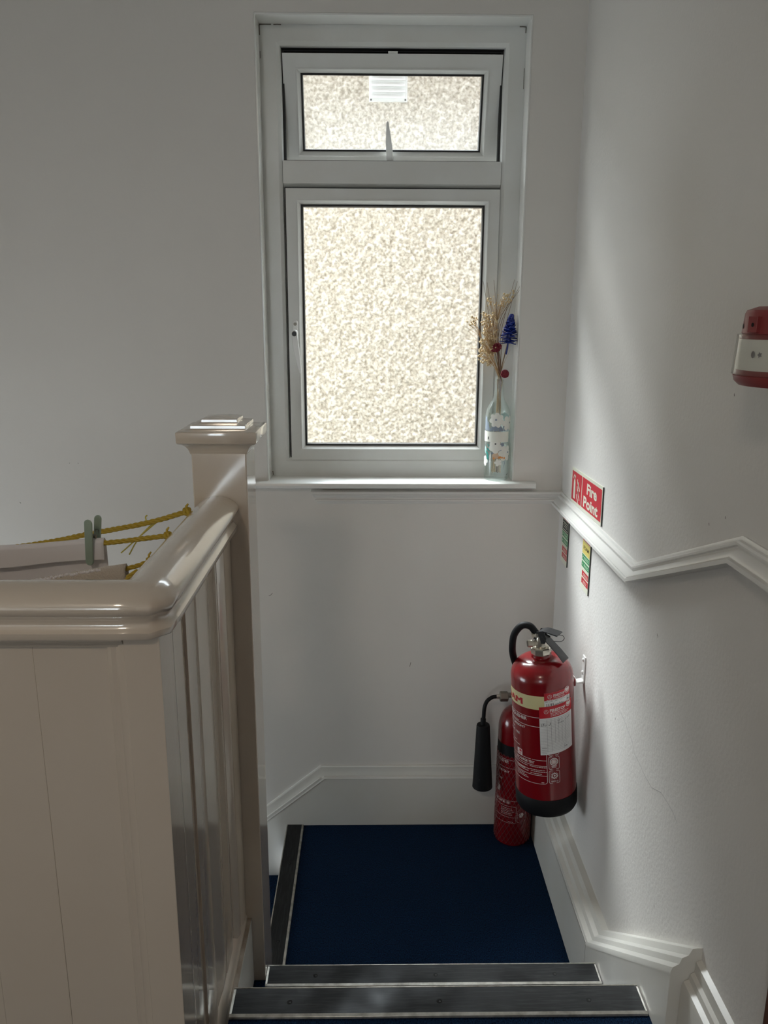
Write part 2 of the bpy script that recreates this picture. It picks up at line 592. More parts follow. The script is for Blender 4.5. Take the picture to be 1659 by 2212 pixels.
# ------------------------------------------------------------------ trims
def dado_prof(k=1.0):
    return [(0, -0.019), (0.003, -0.019), (0.0045, -0.0165), (0.005, -0.0135), (0.0095, -0.0125), (0.0125, -0.0100), (0.0122, -0.0065),
            (0.0085, -0.0045), (0.0085, -0.001), (0.0150, 0.003), (0.0205, 0.007), (0.0225, 0.0105), (0.0215, 0.0125), (0.0260, 0.0135), (0.0265, 0.0200), (0, 0.0215)]


b = MB().sweep([(-0.165, 0, 1.056), (XR, 0, 1.056)], dado_prof(), (0, -1, 0))
for i in range(16):                                     # sawn splay at the left end
    d, h = dado_prof()[i]
    x, y, z = b.v[i]
    b.v[i] = (x + 0.012 - 0.45 * h - 0.012, y, z)
struct(b.build('trim_1', M['dado'], smooth=25), 'dado rail under the window sill, cut off short at its left end')
pr = MB()
pth = [(XR, -0.0, 1.056), (XR, -0.690, 1.056), (XR, -1.135, 1.236), (XR, -3.2, 1.236)]
pr.sweep([(p[0], p[1], p[2]) for p in pth][::-1], dado_prof(), (-1, 0, 0))
struct(pr.build('trim_2', M['dado'], smooth=25), 'dado rail on the right wall rising with the steps')

SK = [(0, 0), (0.022, 0), (0.022, 0.163), (0.020, 0.168), (0.014, 0.172), (0.012, 0.180), (0.010, 0.186), (0.009, 0.198), (0.006, 0.201), (0, 0.201)]
# back skirting: level along the landing, then sloping down the lower flight
skd = [(d, h - 0.201) for d, h in SK if h > 0.01]
skd = [(0, -0.40)] + [(0.022, -0.40)] + skd[0:]
bb = MB()
SKB = [(0.022, -0.036), (0.020, -0.031), (0.014, -0.029), (0.012, -0.021), (0.010, -0.016), (0.009, -0.003), (0.006, 0), (0, 0), (0, -0.036)]
bb.sweep([(-1.55, 0, 0.201 - 0.81 * (1.55 - 0.160)), (-0.160, 0, 0.201), (XR - 0.04, 0, 0.201)], SKB, (0, -1, 0))
bb.prism([(-0.163, 0.002), (XR - 0.045, 0.002), (XR - 0.045, 0.166), (-0.163, 0.166), (-1.55, 0.166 - 0.81 * 1.39), (-1.55, -1.65), (-1.2, -1.35), (-0.268, -0.36), (-0.268, 0.0)],
         0.0, -0.0205, lambda u, v, w: (u, w, v))
struct(bb.build('baseboard_back', M['skirt'], smooth=30))
# right skirting on the landing, with the thick sloping string and the hall skirting after it
SR = [(0, -0.040), (0.049, -0.040), (0.049, -0.036), (0.046, -0.029), (0.036, -0.024), (0.032, -0.015), (0.022, -0.011), (0.016, -0.001), (0, 0)]
br = MB().prism([(-0.0215, 0.001), (-0.0215, 0.163), (-0.692, 0.163), (-0.692, 0.001)], 0.0, 0.049, lambda u, v, w: (XR - w, u, v))
br.sweep([(XR, -0.0215, 0.201), (XR, -0.699, 0.201), (XR, -1.150, 0.201 + 0.80 * 0.451)], SR, (-1, 0, 0))
for i in range(1, 3):                                  # plumb cuts: mitre line and the string's end stand upright
    for k in range(9):
        x, y, z = br.v[8 + i * 9 + k]
        yt = -0.699 if i == 1 else -1.150
        sl_ = 0.0 if i == 1 else -0.80
        br.v[8 + i * 9 + k] = (x, yt, z + sl_ * (yt - y))
for k in range(9):
    x, y, z = br.v[8 + 9 + k]
    br.v[8 + 9 + k] = (x, -0.699, 0.201 + SR[k][1] * 1.12)
struct(br.build('baseboard_right', M['skirt'], smooth=30))
st = MB()
st.prism([(-0.6925, 0.001), (-0.6925, 0.157), (-0.699, 0.157), (-1.1497, 0.5125), (-1.1497, 0.001)],
         0.0, 0.0488, lambda u, v, w: (XR - w, u, v))
struct(st.build('trim_3', M['skirt'], bevel=0.001), 'thick sloping string beside the two steps')
bh = MB()
SH = [(0, 0), (0.030, 0), (0.029, 0.130), (0.026, 0.138), (0.018, 0.142), (0.016, 0.152), (0.010, 0.156), (0.009, 0.176), (0, 0.180)]
bh.sweep([(XR, -1.151, FH), (XR, -1.361, FH)], SH, (-1, 0, 0))
struct(bh.build('baseboard_hall', M['skirt'], smooth=30))

# varnished door casing at the edge of the frame
dr = sroot('door_1')
MB().box(XR - 0.012, XR + 0.02, -1.45, -1.362, FH, 2.45).build('door_casing', M['wood'], dr, bevel=0.003)
MB().box(XR - 0.004, XR + 0.02, -2.25, -1.451, FH, 2.40).build('door_leaf', M['wood'], dr)


# ------------------------------------------------------------------ stair nosings
def nosing(label, a, b_, depth, inward, z, holes, group=None):
    """strip from a to b along its front edge; inward = unit vector from the edge onto the tread"""
    a, b_, inward = Vector((*a, 0)), Vector((*b_, 0)), Vector((*inward, 0))
    L = (b_ - a).length
    t = (b_ - a).normalized()
    rt_ = thing('stair_nosing', label, 'stair nosing', (a.x, a.y, z), (0, 0, math.atan2(t.y, t.x)))
    s = 1 if t.cross(inward).z > 0 else -1
    P = lambda u, v, w: (u, s * v, w)
    e = MB()
    e.prism([(0, 0), (0.0010, 0), (0.0010, 0.0046), (-0.0006, 0.0050), (-0.0022, 0.0040), (-0.0024, 0.001), (-0.0024, -0.028), (0, -0.028)], 0, L, lambda u, v, w: P(w, u, v))
    e.build('metal_edge', M['alu'], rt_, bevel=0.0004)
    e = MB().prism([(depth - 0.007, 0), (depth - 0.007, 0.0055), (depth - 0.001, 0.004), (depth, 0)], 0, L, lambda u, v, w: P(w, u, v))
    e.build('rear_edge', M['alu'], rt_, bevel=0.0004)
    for u0, u1 in ((0, 0.004), (L - 0.003, L)):
        e = MB().prism([(0.003, 0), (0.003, 0.0045), (depth - 0.006, 0.0045), (depth - 0.006, 0)], u0, u1, lambda u, v, w: P(w, u, v))
        e.build('end_edge', M['alu'], rt_)
    ins = MB().prism([(0.0010, 0), (depth - 0.007, 0), (depth - 0.007, 0.004), (0.0010, 0.004)], 0.004, L - 0.003, lambda u, v, w: P(w, u, v))
    ins.build('black_insert', M['insert'], rt_)
    for h in holes:
        c = MB()
        c.lathe([(0.0048, 0.0041), (0.0048, 0.0043)], 14, P(h, depth * 0.5, 0))
        hb = c.build('screw_hole', M['hole'], rt_)
        c = MB().lathe([(0.0020, 0.0044), (0.0016, 0.0046)], 8, P(h + 0.0008, depth * 0.5 - 0.001 * s, 0))
        c.build('screw', M['screw'], hb)
    return rt_


nosing('black stair nosing with aluminium edges on the upper step, nearest the camera', (-0.252, -1.021), (0.489, -1.021), 0.064, (0, -1), FH, (0.104, 0.373, 0.643))
nosing('black stair nosing with aluminium edges on the lower step, against the newel post foot', (-0.2265, -0.777), (0.489, -0.777), 0.057, (0, -1), 0.18, (0.105, 0.363, 0.620))
nosing('black stair nosing running away along the left edge of the blue landing', (-0.266, -0.006), (-0.266, -0.704), 0.052, (1, 0), 0.0, (0.2, 0.5))
# risers below the nosings
struct(MB().box(-0.252, 0.489, -0.797, -0.781, 0.0, 0.150).build('riser_lower', M['carpet']))

# ------------------------------------------------------------------ window
FY = 0.070            # face of the frame
win = sroot('window_1')


def bar(mb, x0, x1, z0, z1, y0, y1):
    mb.box(x0, x1, y0, y1, z0, z1)


def ring(x0, x1, z0, z1, prof):
    """mitred rectangular ring; prof = (in from the edge, y) polygon"""
    mb = MB()
    m = len(prof)
    cs = [(x0, z0, 1, 1), (x1, z0, -1, 1), (x1, z1, -1, -1), (x0, z1, 1, -1)]
    vs = [(cx + sx * d, y, cz + sz * d) for cx, cz, sx, sz in cs for d, y in prof]
    fs = [(i * m + k, i * m + (k + 1) % m, ((i + 1) % 4) * m + (k + 1) % m, ((i + 1) % 4) * m + k) for i in range(4) for k in range(m)]
    return mb.add(vs, fs)


def ringbars(name, x0, x1, z0, z1, prof, m, parent):
    """the four mitred lengths of a frame as one welded part"""
    return ring(x0, x1, z0, z1, prof).build(name, m, parent, smooth=20)


OX0, OX1, OZ0, OZ1 = -0.297, 0.402, 1.101, 2.295
# outer frame: stiles, head, foot in one welded ring with an inner splayed bead
fr = ring(OX0, OX1, OZ0, OZ1, [(0, FY), (0.046, FY), (0.055, FY + 0.006), (0.057, FY + 0.020), (0.057, FY + 0.030), (0.050, FY + 0.030), (0.050, FY + 0.065), (0, FY + 0.065)])
fr.build('window_frame', M['upvc'], win, smooth=20)
tr_ = MB()
tr_.prism([(1.962, FY + 0.001), (1.962, FY + 0.062), (1.896, FY + 0.062), (1.896, FY + 0.016), (1.905, FY + 0.001)], -0.2405, 0.3455, lambda u, v, w: (w, v, u))
tr_.build('transom', M['upvc'], win, smooth=20)
# lower casement
cas = ring(-0.2345, 0.3450, 1.152, 1.892, [(0, FY - 0.002), (0.028, FY - 0.002), (0.0285, FY - 0.004), (0.031, FY - 0.004), (0.040, FY + 0.007), (0.040, FY + 0.05), (0, FY + 0.05)]).build('casement', M['upvc'], win, smooth=20)
ringbars('gasket', -0.2385, 0.3490, 1.148, 1.896, [(0, FY + 0.010), (0.006, FY + 0.010), (0.006, FY + 0.03), (0, FY + 0.03)], M['gasket'], cas)
ringbars('glazing_gasket', -0.1945, 0.3050, 1.192, 1.852, [(0, FY + 0.006), (0.0045, FY + 0.006), (0.0045, FY + 0.034), (0, FY + 0.034)], M['gasket'], cas)
MB().box(-0.193, 0.3035, FY + 0.016, FY + 0.018, 1.1935, 1.8505).build('pane', M['pane'], cas)
# espagnolette handle on the casement's left stile
hd = bpy.data.objects.new('window_handle', None)
COL.objects.link(hd)
hd.parent = win
hd.location = (-0.2155, FY - 0.002, 1.512)
hb = MB()
hb.prism(rrect(-0.0075, 0.0075, -0.030, 0.034, 0.0072), 0, -0.011, lambda u, v, w: (u, w, v))
hb.build('handle_base', M['white'], hd, bevel=0.002)
MB().lathe([(0.0045, -0.0112), (0.0045, -0.0116)], 14, (0, 0, 0.024), 'y').build('screw_cover', M['steel'], hd)
hb = MB()
hb.lathe([(0.0085, -0.008), (0.0092, -0.020), (0.0085, -0.034), (0.006, -0.037)], 16, (0, 0, 0.0), 'y')
hb.build('handle_neck', M['white'], hd, smooth=40)
MB().lathe([(0.0066, -0.0371), (0.0066, -0.040), (0.005, -0.0415)], 16, (-0.0005, 0, -0.002), 'y').build('lock_button', M['black'], hd, smooth=40)
hb = MB()
P_ = [(-0.008, -0.004), (0.008, -0.004), (0.0125, -0.050), (0.0165, -0.100), (0.0160, -0.108), (0.0135, -0.111), (0.0110, -0.109), (0.002, -0.075), (-0.005, -0.040)]
hb.prism(P_, -0.026, -0.037, lambda u, v, w: (u, w, v))
hb.build('lever', M['white'], hd, bevel=0.003)
# top-hung vent, pushed open outwards at the bottom
vr = bpy.data.objects.new('vent_sash', None)
COL.objects.link(vr)
vr.parent = win
vr.location = (0.0525, FY + 0.014, 2.2255)
vr.rotation_euler = (math.radians(13.0), 0, 0)
VW, VH = 0.2895, 0.281
vf = ring(-VW, VW, -VH, 0, [(0, 0), (0.034, 0), (0.0345, -0.002), (0.037, -0.002), (0.046, 0.009), (0.046, 0.052), (0, 0.052)]).build('sash_frame', M['upvc'], vr, smooth=20)
ringbars('glazing_gasket', -VW + 0.046, VW - 0.046, -VH + 0.046, -0.046, [(0, 0.008), (0.0045, 0.008), (0.0045, 0.036), (0, 0.036)], M['gasket'], vr)
MB().box(-VW + 0.0475, VW - 0.0475, 0.018, 0.020, -VH + 0.0475, -0.0475).build('pane', M['pane_dim'], vr)
MB().box(-0.012, 0.013, -0.003, 0.012, 0.0, 0.006).build('catch', M['upvc'], vr, bevel=0.001)
vh = MB()
vh.box(-0.022, 0.010, -0.010, 0.0, -VH + 0.004, -VH + 0.024)
vh.prism([(-0.014, -VH + 0.012), (0.006, -VH + 0.012), (0.001, -VH + 0.060), (-0.009, -VH + 0.118), (-0.012, -VH + 0.124), (-0.016, -VH + 0.118), (-0.017, -VH + 0.070)], -0.010, -0.018, lambda u, v, w: (u, w, v))
vh.build('vent_handle', M['white'], vr, bevel=0.002)
ringbars('vent_gasket', -0.2400, 0.3450, 1.962, 2.2400, [(0, FY + 0.030), (0.006, FY + 0.030), (0.006, FY + 0.05), (0, FY + 0.05)], M['gasket'], win)
MB().box(-0.2395, 0.3445, FY + 0.016, FY + 0.062, 2.2370, 2.2385).build('head_seal', M['gasket'], win)
# inner sill board with rounded nosing and plaster making good on the right
for n_, d_ in (('reveal_brightener', (-0.2975, -0.2935, 0.0, 0.0695, 1.104, 2.2925)), ('reveal_brightener', (0.3985, 0.4025, 0.0, 0.0695, 1.104, 2.2925)), ('head_brightener', (-0.2935, 0.3985, 0.0, 0.0695, 2.2885, 2.2925))):
    box(n_, M['sill'], d_, win)  # white gloss boards added so the window reveals look lit
sl = MB()
sl.prism([(0.068, 1.085), (0.068, 1.103), (-0.024, 1.103), (-0.029, 1.100), (-0.031, 1.095), (-0.029, 1.088), (-0.024, 1.085)], -0.297, 0.402, lambda u, v, w: (w, u, v))
for a0, a1 in ((-0.345, -0.297), (0.402, 0.462)):
    sl.prism([(-0.0005, 1.085), (-0.0005, 1.103), (-0.024, 1.103), (-0.029, 1.100), (-0.031, 1.095), (-0.029, 1.088), (-0.024, 1.085)], a0, a1, lambda u, v, w: (w, u, v))
sl.build('window_sill', M['sill'], win, smooth=35)
# unseen hall window behind the camera, added for fill daylight
w2 = sroot('fill_window_hall')
ring(-1.65, -0.75, 1.0, 2.1, [(0, YF - 0.04), (0.06, YF - 0.04), (0.06, YF - 0.10), (0, YF - 0.10)]).build('window_frame', M['upvc'], w2)
MB().box(-1.23, -1.17, YF - 0.10, YF - 0.04, 1.06, 2.04).build('mullion', M['upvc'], w2)
MB().box(-1.59, -1.23, YF - 0.075, YF - 0.073, 1.06, 2.04).build('pane', M['pane'], w2)
MB().box(-1.17, -0.81, YF - 0.075, YF - 0.073, 1.06, 2.04).build('pane', M['pane'], w2)

# ------------------------------------------------------------------ the neighbour's pebbledashed wall outside
YN = 2.50
NT = 3.45


def dashed_wall():
    x0, x1, z0, z1, st_ = -1.05, 1.35, 0.15, 3.35, 0.0050
    nx, nz = int((x1 - x0) / st_) + 1, int((z1 - z0) / st_) + 1

    def vnoise(cell):
        gx, gz = int(nx * st_ / cell) + 3, int(nz * st_ / cell) + 3
        g = rng.random((gz, gx))
        xx, zz = np.arange(nx) * st_ / cell, np.arange(nz) * st_ / cell
        ix, iz = xx.astype(int), zz.astype(int)
        fx, fz = xx - ix, zz - iz
        fx, fz = fx * fx * (3 - 2 * fx), fz * fz * (3 - 2 * fz)
        a = g[np.ix_(iz, ix)] * (1 - fx) + g[np.ix_(iz, ix + 1)] * fx
        c = g[np.ix_(iz + 1, ix)] * (1 - fx) + g[np.ix_(iz + 1, ix + 1)] * fx
        return a * (1 - fz)[:, None] + c * fz[:, None]
    h = 0.021 * vnoise(0.0175) + 0.010 * vnoise(0.0105) + 0.005 * vnoise(0.065)
    zz_ = np.clip((z0 + np.arange(nz) * st_ - 2.55) / 0.40, 0, 1)
    h *= (1 - 0.72 * zz_ * zz_ * (3 - 2 * zz_))[:, None]
    edge = np.minimum(1, np.minimum.outer(np.minimum(np.arange(nz), np.arange(nz)[::-1]), np.minimum(np.arange(nx), np.arange(nx)[::-1])) / 6)
    X, Z = np.meshgrid(x0 + np.arange(nx) * st_, z0 + np.arange(nz) * st_)
    Y = YN - h * edge
    co = np.stack([X, Y, Z], -1).reshape(-1, 3)
    i = (np.arange(nz - 1)[:, None] * nx + np.arange(nx - 1)[None, :]).reshape(-1)
    f = np.stack([i, i + 1, i + nx + 1, i + nx], -1)
    me = bpy.data.meshes.new('wall_outside')
    me.vertices.add(len(co))
    me.vertices.foreach_set('co', co.astype(np.float32).ravel())
    me.loops.add(f.size)
    me.loops.foreach_set('vertex_index', f.astype(np.int32).ravel())
    me.polygons.add(len(f))
    me.polygons.foreach_set('loop_start', (np.arange(len(f)) * 4).astype(np.int32))
    me.polygons.foreach_set('use_smooth', np.ones(len(f), bool))
    me.update(calc_edges=True)
    me.materials.append(M['dash'])
    o = bpy.data.objects.new('pebbledash', me)
    COL.objects.link(o)
    return o


no = struct(MB().box(-7, -1.05, YN, YN + 0.2, -3, NT).box(1.35, 7, YN, YN + 0.2, -3, NT).box(-1.05, 1.35, YN, YN + 0.2, -3, 0.15)
            .box(-1.05, 1.35, YN, YN + 0.2, 3.35, NT).box(-1.05, 1.35, YN + 0.02, YN + 0.2, 0.15, 3.35).build('wall_outside', M['dash']))
pd = dashed_wall()
pd.parent = no
pd['kind'] = 'stuff'
struct(box('ground', M['dash'], (-6, 6, TH, 8, -3.1, -3)))
gv = thing('air_vent', 'white louvred air vent on the pebbledashed wall, seen through the top window pane', 'air vent', (0.083, YN, 2.668))
MB().box(-0.102, 0.102, -0.026, 0.001, 0, 0.23).build('backplate', M['vent'], gv, bevel=0.003)
for k in range(7):
    z = 0.018 + k * 0.029
    MB().prism([(-0.026, z), (-0.044, z - 0.004), (-0.044, z - 0.001), (-0.026, z + 0.022)], -0.090, 0.090, lambda u, v, w: (w, u, v)).build('louvre', M['vent'], gv)
for x, z in ((-0.092, 0.009), (0.092, 0.009)):
    MB().lathe([(0.005, -0.026), (0.005, -0.029)], 10, (x, 0, z), 'y').build('screw', M['screw'], gv)

# ------------------------------------------------------------------ newel post
nw = thing('newel_post', 'square cream painted newel post with stepped cap at the far end of the handrail', 'newel post', (-0.277, -0.760, 0.18))
NB = 0.0495
MB().box(-NB, NB, -0.0515, 0.0515, -0.78, 1.150).build('shaft', M['gloss'], nw, bevel=0.0022)
cp = MB()


def sq_lathe(mb, prof):
    n = len(prof)
    vs = [(sx * r, sy * r, z) for r, z in prof for sx, sy in ((-1, -1), (1, -1), (1, 1), (-1, 1))]
    fs = [(i * 4 + k, i * 4 + (k + 1) % 4, i * 4 + 4 + (k + 1) % 4, i * 4 + 4 + k) for i in range(n - 1) for k in range(4)]
    fs += [(3, 2, 1, 0), tuple(range((n - 1) * 4, n * 4))]
    mb.add(vs, fs)


sq_lathe(cp, [(0.0505, 1.138), (0.0515, 1.1385), (0.0525, 1.143), (0.0545, 1.148), (0.058, 1.153), (0.063, 1.157), (0.069, 1.159), (0.071, 1.161),
              (0.0715, 1.179), (0.0705, 1.1805), (0.050, 1.1835), (0.0495, 1.190), (0.033, 1.193), (0.0325, 1.199), (0.010, 1.203)])
cp.build('cap', M['gloss'], nw, bevel=0.0012)

# ------------------------------------------------------------------ balustrade
ba = thing('balustrade', 'boarded balustrade in cream gloss paint with a thick moulded handrail round the stairwell', 'balustrade', (-0.283, -1.297, FH))
BX, BY = -0.283, -1.297


def bl(o):                     # keep world placement under the root
    o.matrix_parent_inverse = Matrix.Translation((-BX, -BY, -FH))
    return o


half = [(0.0335, 0.0), (0.0342, 0.001), (0.0342, 0.0085), (0.0315, 0.0105), (0.0275, 0.015), (0.0270, 0.021), (0.0300, 0.0265), (0.0355, 0.0310), (0.0380, 0.0360), (0.0386, 0.0405),
        (0.0374, 0.0450), (0.0340, 0.0500), (0.0290, 0.0545), (0.0225, 0.0585), (0.0150, 0.0616), (0.0075, 0.0635), (0.0, 0.064)]
RP = half + [(-u, z) for u, z in half[::-1][1:]]
hz = 1.178


def rail(path):
    mb = MB()
    P = [Vector((x, y, 0)) for x, y in path]
    m = len(RP)
    vs = []
    for i, p in enumerate(P):
        ta = (p - P[i - 1]).normalized() if i else (P[1] - p).normalized()
        tb = (P[i + 1] - p).normalized() if i < len(P) - 1 else ta
        na, nb_ = Vector((-ta.y, ta.x, 0)), Vector((-tb.y, tb.x, 0))
        u = (na + nb_).normalized()
        u = u / u.dot(na)
        vs += [(p.x + u.x * d, p.y + u.y * d, hz + z) for d, z in RP]
    fs = [(i * m + k, i * m + (k + 1) % m, (i + 1) * m + (k + 1) % m, (i + 1) * m + k) for i in range(len(P) - 1) for k in range(m)]
    fs += [tuple(range(m))[::-1], tuple(range((len(P) - 1) * m, len(P) * m))]
    return mb.add(vs, fs)


hr = rail([(XL + 0.002, BY), (-1.0, BY), (BX - 0.03, BY), (BX - 0.004, BY + 0.001), (BX - 0.001, BY + 0.004), (BX, BY + 0.03), (BX, -1.05), (BX, -0.8125)]).build('handrail', M['gloss'], ba, smooth=50)
bl(hr)
# front side: stile, bead, boards, top bead (face y = -1.315)
FYB = -1.315
bl(MB().box(-0.3090, -0.264, FYB, -1.270, FH, hz).build('corner_stile', M['gloss'], ba, bevel=0.0007))
bd = MB()
bd.prism([(-0.3089, FYB + 0.0008), (-0.3150, FYB + 0.0015), (-0.3200, FYB + 0.005), (-0.3260, FYB + 0.004), (-0.3315, FYB + 0.0065), (-0.3315, -1.285), (-0.3089, -1.285)], FH + 0.09, hz - 0.012, lambda u, v, w: (u, v, w))
bl(bd.build('bead_moulding', M['gloss'], ba, smooth=30))
bl(MB().prism([(FYB - 0.004, hz), (FYB - 0.004, hz - 0.006), (FYB, hz - 0.010), (FYB + 0.003, hz - 0.0165), (FYB + 0.012, hz - 0.018), (FYB + 0.02, hz)], XL + 0.002, -0.3095, lambda u, v, w: (w, u, v)).build('top_bead', M['gloss'], ba, smooth=30))
x = -0.3320
k = 0
while x > XL + 0.05:
    w_ = 0.093
    x2 = max(x - w_, XL + 0.004)
    j = random.uniform(-0.0004, 0.0004)
    bl(MB().box(x2 + 0.0001, x - 0.0001, FYB + 0.0085 + j, FYB + 0.024, FH + 0.085, hz - 0.012).build('board', M['gloss'], ba, bevel=0.0005))
    x = x2
    k += 1
bl(MB().box(XL + 0.002, -0.3095, FYB, -1.285, FH, FH + 0.09).build('bottom_rail', M['gloss'], ba, bevel=0.003))
# stair side: boards with joints, moulding against the newel, bevelled bottom rail (face x = -0.264)
FXB = -0.264
ys = [-1.2695, -1.236, -1.152, -1.070, -0.985, -0.901]
fac = ((0.0035, 0.0035), (0.0085, 0.0100), (0.0060, 0.0085), (0.0100, 0.0080), (0.0075, 0.0095))
for i in range(len(ys) - 1):
    o0, o1 = fac[i]
    ym = (ys[i] * 0.3 + ys[i + 1] * 0.7)
    pp = [(-0.290, ys[i] + 0.0001), (FXB - o0, ys[i] + 0.0001), (FXB - (o0 * 0.5 + o1 * 0.5) + 0.0012, ym), (FXB - o1, ys[i + 1] - 0.0001), (-0.290, ys[i + 1] - 0.0001)]
    bl(MB().prism(pp, 0.345, hz, lambda u, v, w: (u, v, w)).build('board', M['gloss'], ba, bevel=0.0006))
bd = MB()
bd.prism([(-0.9005, FXB - 0.009), (-0.890, FXB - 0.004), (-0.872, FXB - 0.001), (-0.862, FXB - 0.004), (-0.852, FXB - 0.003), (-0.842, FXB + 0.000), (-0.8122, FXB + 0.001), (-0.8122, -0.290), (-0.9005, -0.290)], 0.345, hz, lambda u, v, w: (v, u, w))
bl(bd.build('bead_moulding', M['gloss'], ba, smooth=25))
bl(MB().prism([(-0.276, 0.368), (-0.2735, 0.366), (-0.2615, 0.343), (-0.2610, 0.335), (-0.290, 0.335), (-0.290, 0.368)], -1.2695, -0.8122, lambda u, v, w: (u, w, v)).build('bottom_rail', M['gloss'], ba, bevel=0.001))
bl(MB().box(-0.2608, -0.2525, -1.26, -0.8122, 0.3345, 0.3365).build('dusty_ledge', M['dirt'], ba, label='brown dirt-stained ledge under the bottom rail'))


# ------------------------------------------------------------------ foam extinguisher (hung on the right wall, leaning)
D0 = math.atan2(-1.86, -0.427)          # direction of phi = 0 seen from its axis


def on_cyl(R, d0, zb):
    def at(off):
        def fn(u, z):                   # u in degrees, z in world height
            a = d0 + math.radians(u)
            return ((R + off) * math.cos(a), (R + off) * math.sin(a), z - zb)
        return fn
    return at


FZ = 0.325
fo = thing('foam_extinguisher', 'larger red fire extinguisher with cream band, hanging from the white wall hook', 'fire extinguisher', (0.4562, -0.39, FZ), (0, -math.atan(0.085), 0))
R = 0.0775
KD = 1 / (R * PI / 180)
body = MB()
dome = [(R * math.cos(a) * 1.0 if False else 0.026 + (R - 0.026) * math.cos(a), 0.366 + 0.050 * math.sin(a)) for a in [i * PI / 2 / 12 for i in range(13)]]
body.lathe([(R, 0.045)] + dome + [(0.0255, 0.424)], 64)
body.build('cylinder', M['red'], fo, smooth=40)
bt = MB().lathe([(0.055, 0.0), (0.066, 0.002), (0.074, 0.007), (0.0785, 0.016), (0.0792, 0.055), (0.0782, 0.0565)], 64)
bt.build('black_boot', M['rubber'], fo, smooth=40)
at = on_cyl(R, D0, FZ)
lb = MB()
quad_grid(lb, -118, 30, 0.632, 0.668, at(0.0003), 40)
cb = lb.build('cream_band', M['cream'], fo, smooth=60)
lb = MB()
for du in (0, 1.3, 2.6):                                # heavy letters
    add_text(lb, 'FOAM', -104 + du, -39.1 + du, 0.6385, 0.6555, at(0.0006 + du * 0.00002))
lb.build('lettering', M['redlabel'], cb)
# white print on the body
pr = MB()
A = at(0.0004)
arc = lambda u0, u1, z, w=0.0012, n=14: quad_grid(pr, u0, u1, z - w / 2, z + w / 2, A, n)
arc(-118, 4, 0.6105)
arc(-118, 4, 0.5855)
arc(-118, -24, 0.494)
arc(-22, 5.6, 0.494)
arc(-118, 5.6, 0.4785)
arc(-118, 5.6, 0.4515)
arc(-118, -1, 0.4285)
quad_grid(pr, 5.0, 6.0, 0.436, 0.512, A, 1, 4)
line(pr, [(-1, 0.4285), (2.5, 0.4298), (4.8, 0.4325), (5.5, 0.436)], 0.0011, A, KD)
add_text(pr, 'EXTINGUISHER', -92, -29, 0.5985, 0.6075, A, 0.02)
add_text(pr, 'USE UPRIGHT', -82, -33.5, 0.5745, 0.5808, A, 0.02)
add_text(pr, 'AIM AT FIRE', -88, -48, 0.551, 0.5575, A, 0.01)
add_text(pr, 'DISCHARGE TEST', -62, -17, 0.4825, 0.4895, A, 0.02)
for u0, u1, z in ((-80, -48, 0.5895), (-80, -62, 0.5660), (-85, -58, 0.530), (-80, -48, 0.5215), (-75, -31, 0.4735), (-27, 5, 0.4745), (-75, -27, 0.4650), (-26, 1.5, 0.4665),
                  (-60, -36, 0.4655), (-60, -30, 0.4590), (-60, -37, 0.4625), (-25, 4.5, 0.4620), (-26, -3.5, 0.4562), (-60, -38, 0.4480), (-60, -34, 0.4435), (-60, -31, 0.4395), (-5.5, 0.2, 0.4325)):
    n = int(abs(u1 - u0) / 2)
    u = u0
    while u < u1 - 0.8:                                   # illegible small print as broken strokes
        w_ = min(random.uniform(1.5, 5), u1 - u)
        quad_grid(pr, u, u + w_, z - 0.0008, z + 0.0008, A, 2)
        u += w_ + 0.7
# square pictogram and the two boxed marks
fan(pr, [(-57 + 14 * a, 0.4935 + 0.0175 * b_) for a, b_ in rrect(0, 1, 0, 1, 0.08)], A)
for z0, z1 in ((0.470, 0.5045), (0.431, 0.4655)):
    r = [(8.8 + 19.8 * a, z0 + (z1 - z0) * b_) for a, b_ in rrect(0, 1, 0, 1, 0.13)]
    line(pr, r + r[:2], 0.0011, A, KD)
    quad_grid(pr, 8.4, 9.2, z0 + 0.005, z1 - 0.005, A, 1)
    quad_grid(pr, 28.2, 29.0, z0 + 0.005, z1 - 0.005, A, 1)
line(pr, [(9.0, 0.512), (10, 0.5085), (12, 0.5075), (25.5, 0.5085), (28, 0.510), (28.6, 0.513)], 0.0011, A, KD)
K = 1 / (R * PI / 180)                                     # degrees per metre


def ringp(mb, cu, cv, r0, r1, fn, n=28):
    vs, fs = [], []
    for i in range(n):
        a = 2 * PI * i / n
        for r in (r0, r1):
            vs.append(fn(cu + r * K * math.cos(a), cv + r * math.sin(a)))
    fs = [(2 * i, 2 * i + 1, 2 * ((i + 1) % n) + 1, 2 * ((i + 1) % n)) for i in range(n)]
    mb.add(vs, fs)


ringp(pr, 18.6, 0.4905, 0.0, 0.0068, A)
ringp(pr, 18.6, 0.4905, 0.0082, 0.0104, A)
for z, w in ((0.4775, 5.0), (0.4742, 4.2)):
    quad_grid(pr, 18.6 - w, 18.6 + w, z, z + 0.0017, A, 3)
ringp(pr, 18.8, 0.4515, 0.0052, 0.0072, A)
ringp(pr, 18.8, 0.4515, 0.0, 0.0024, A)
for i in range(12):
    a = 2 * PI * i / 12
    line(pr, [(18.8 + 0.0070 * K * math.cos(a), 0.4515 + 0.0070 * math.sin(a)), (18.8 + 0.0096 * K * math.cos(a), 0.4515 + 0.0096 * math.sin(a))], 0.0016, A, KD)
add_text(pr, '0029 15', 12.5, 25.5, 0.4342, 0.4382, A, 0.02)
pr.build('printed_text', M['whiteprint'], fo)['kind'] = 'stuff'
hp = MB()
A2 = at(0.0007)
hz_ = 0.4905
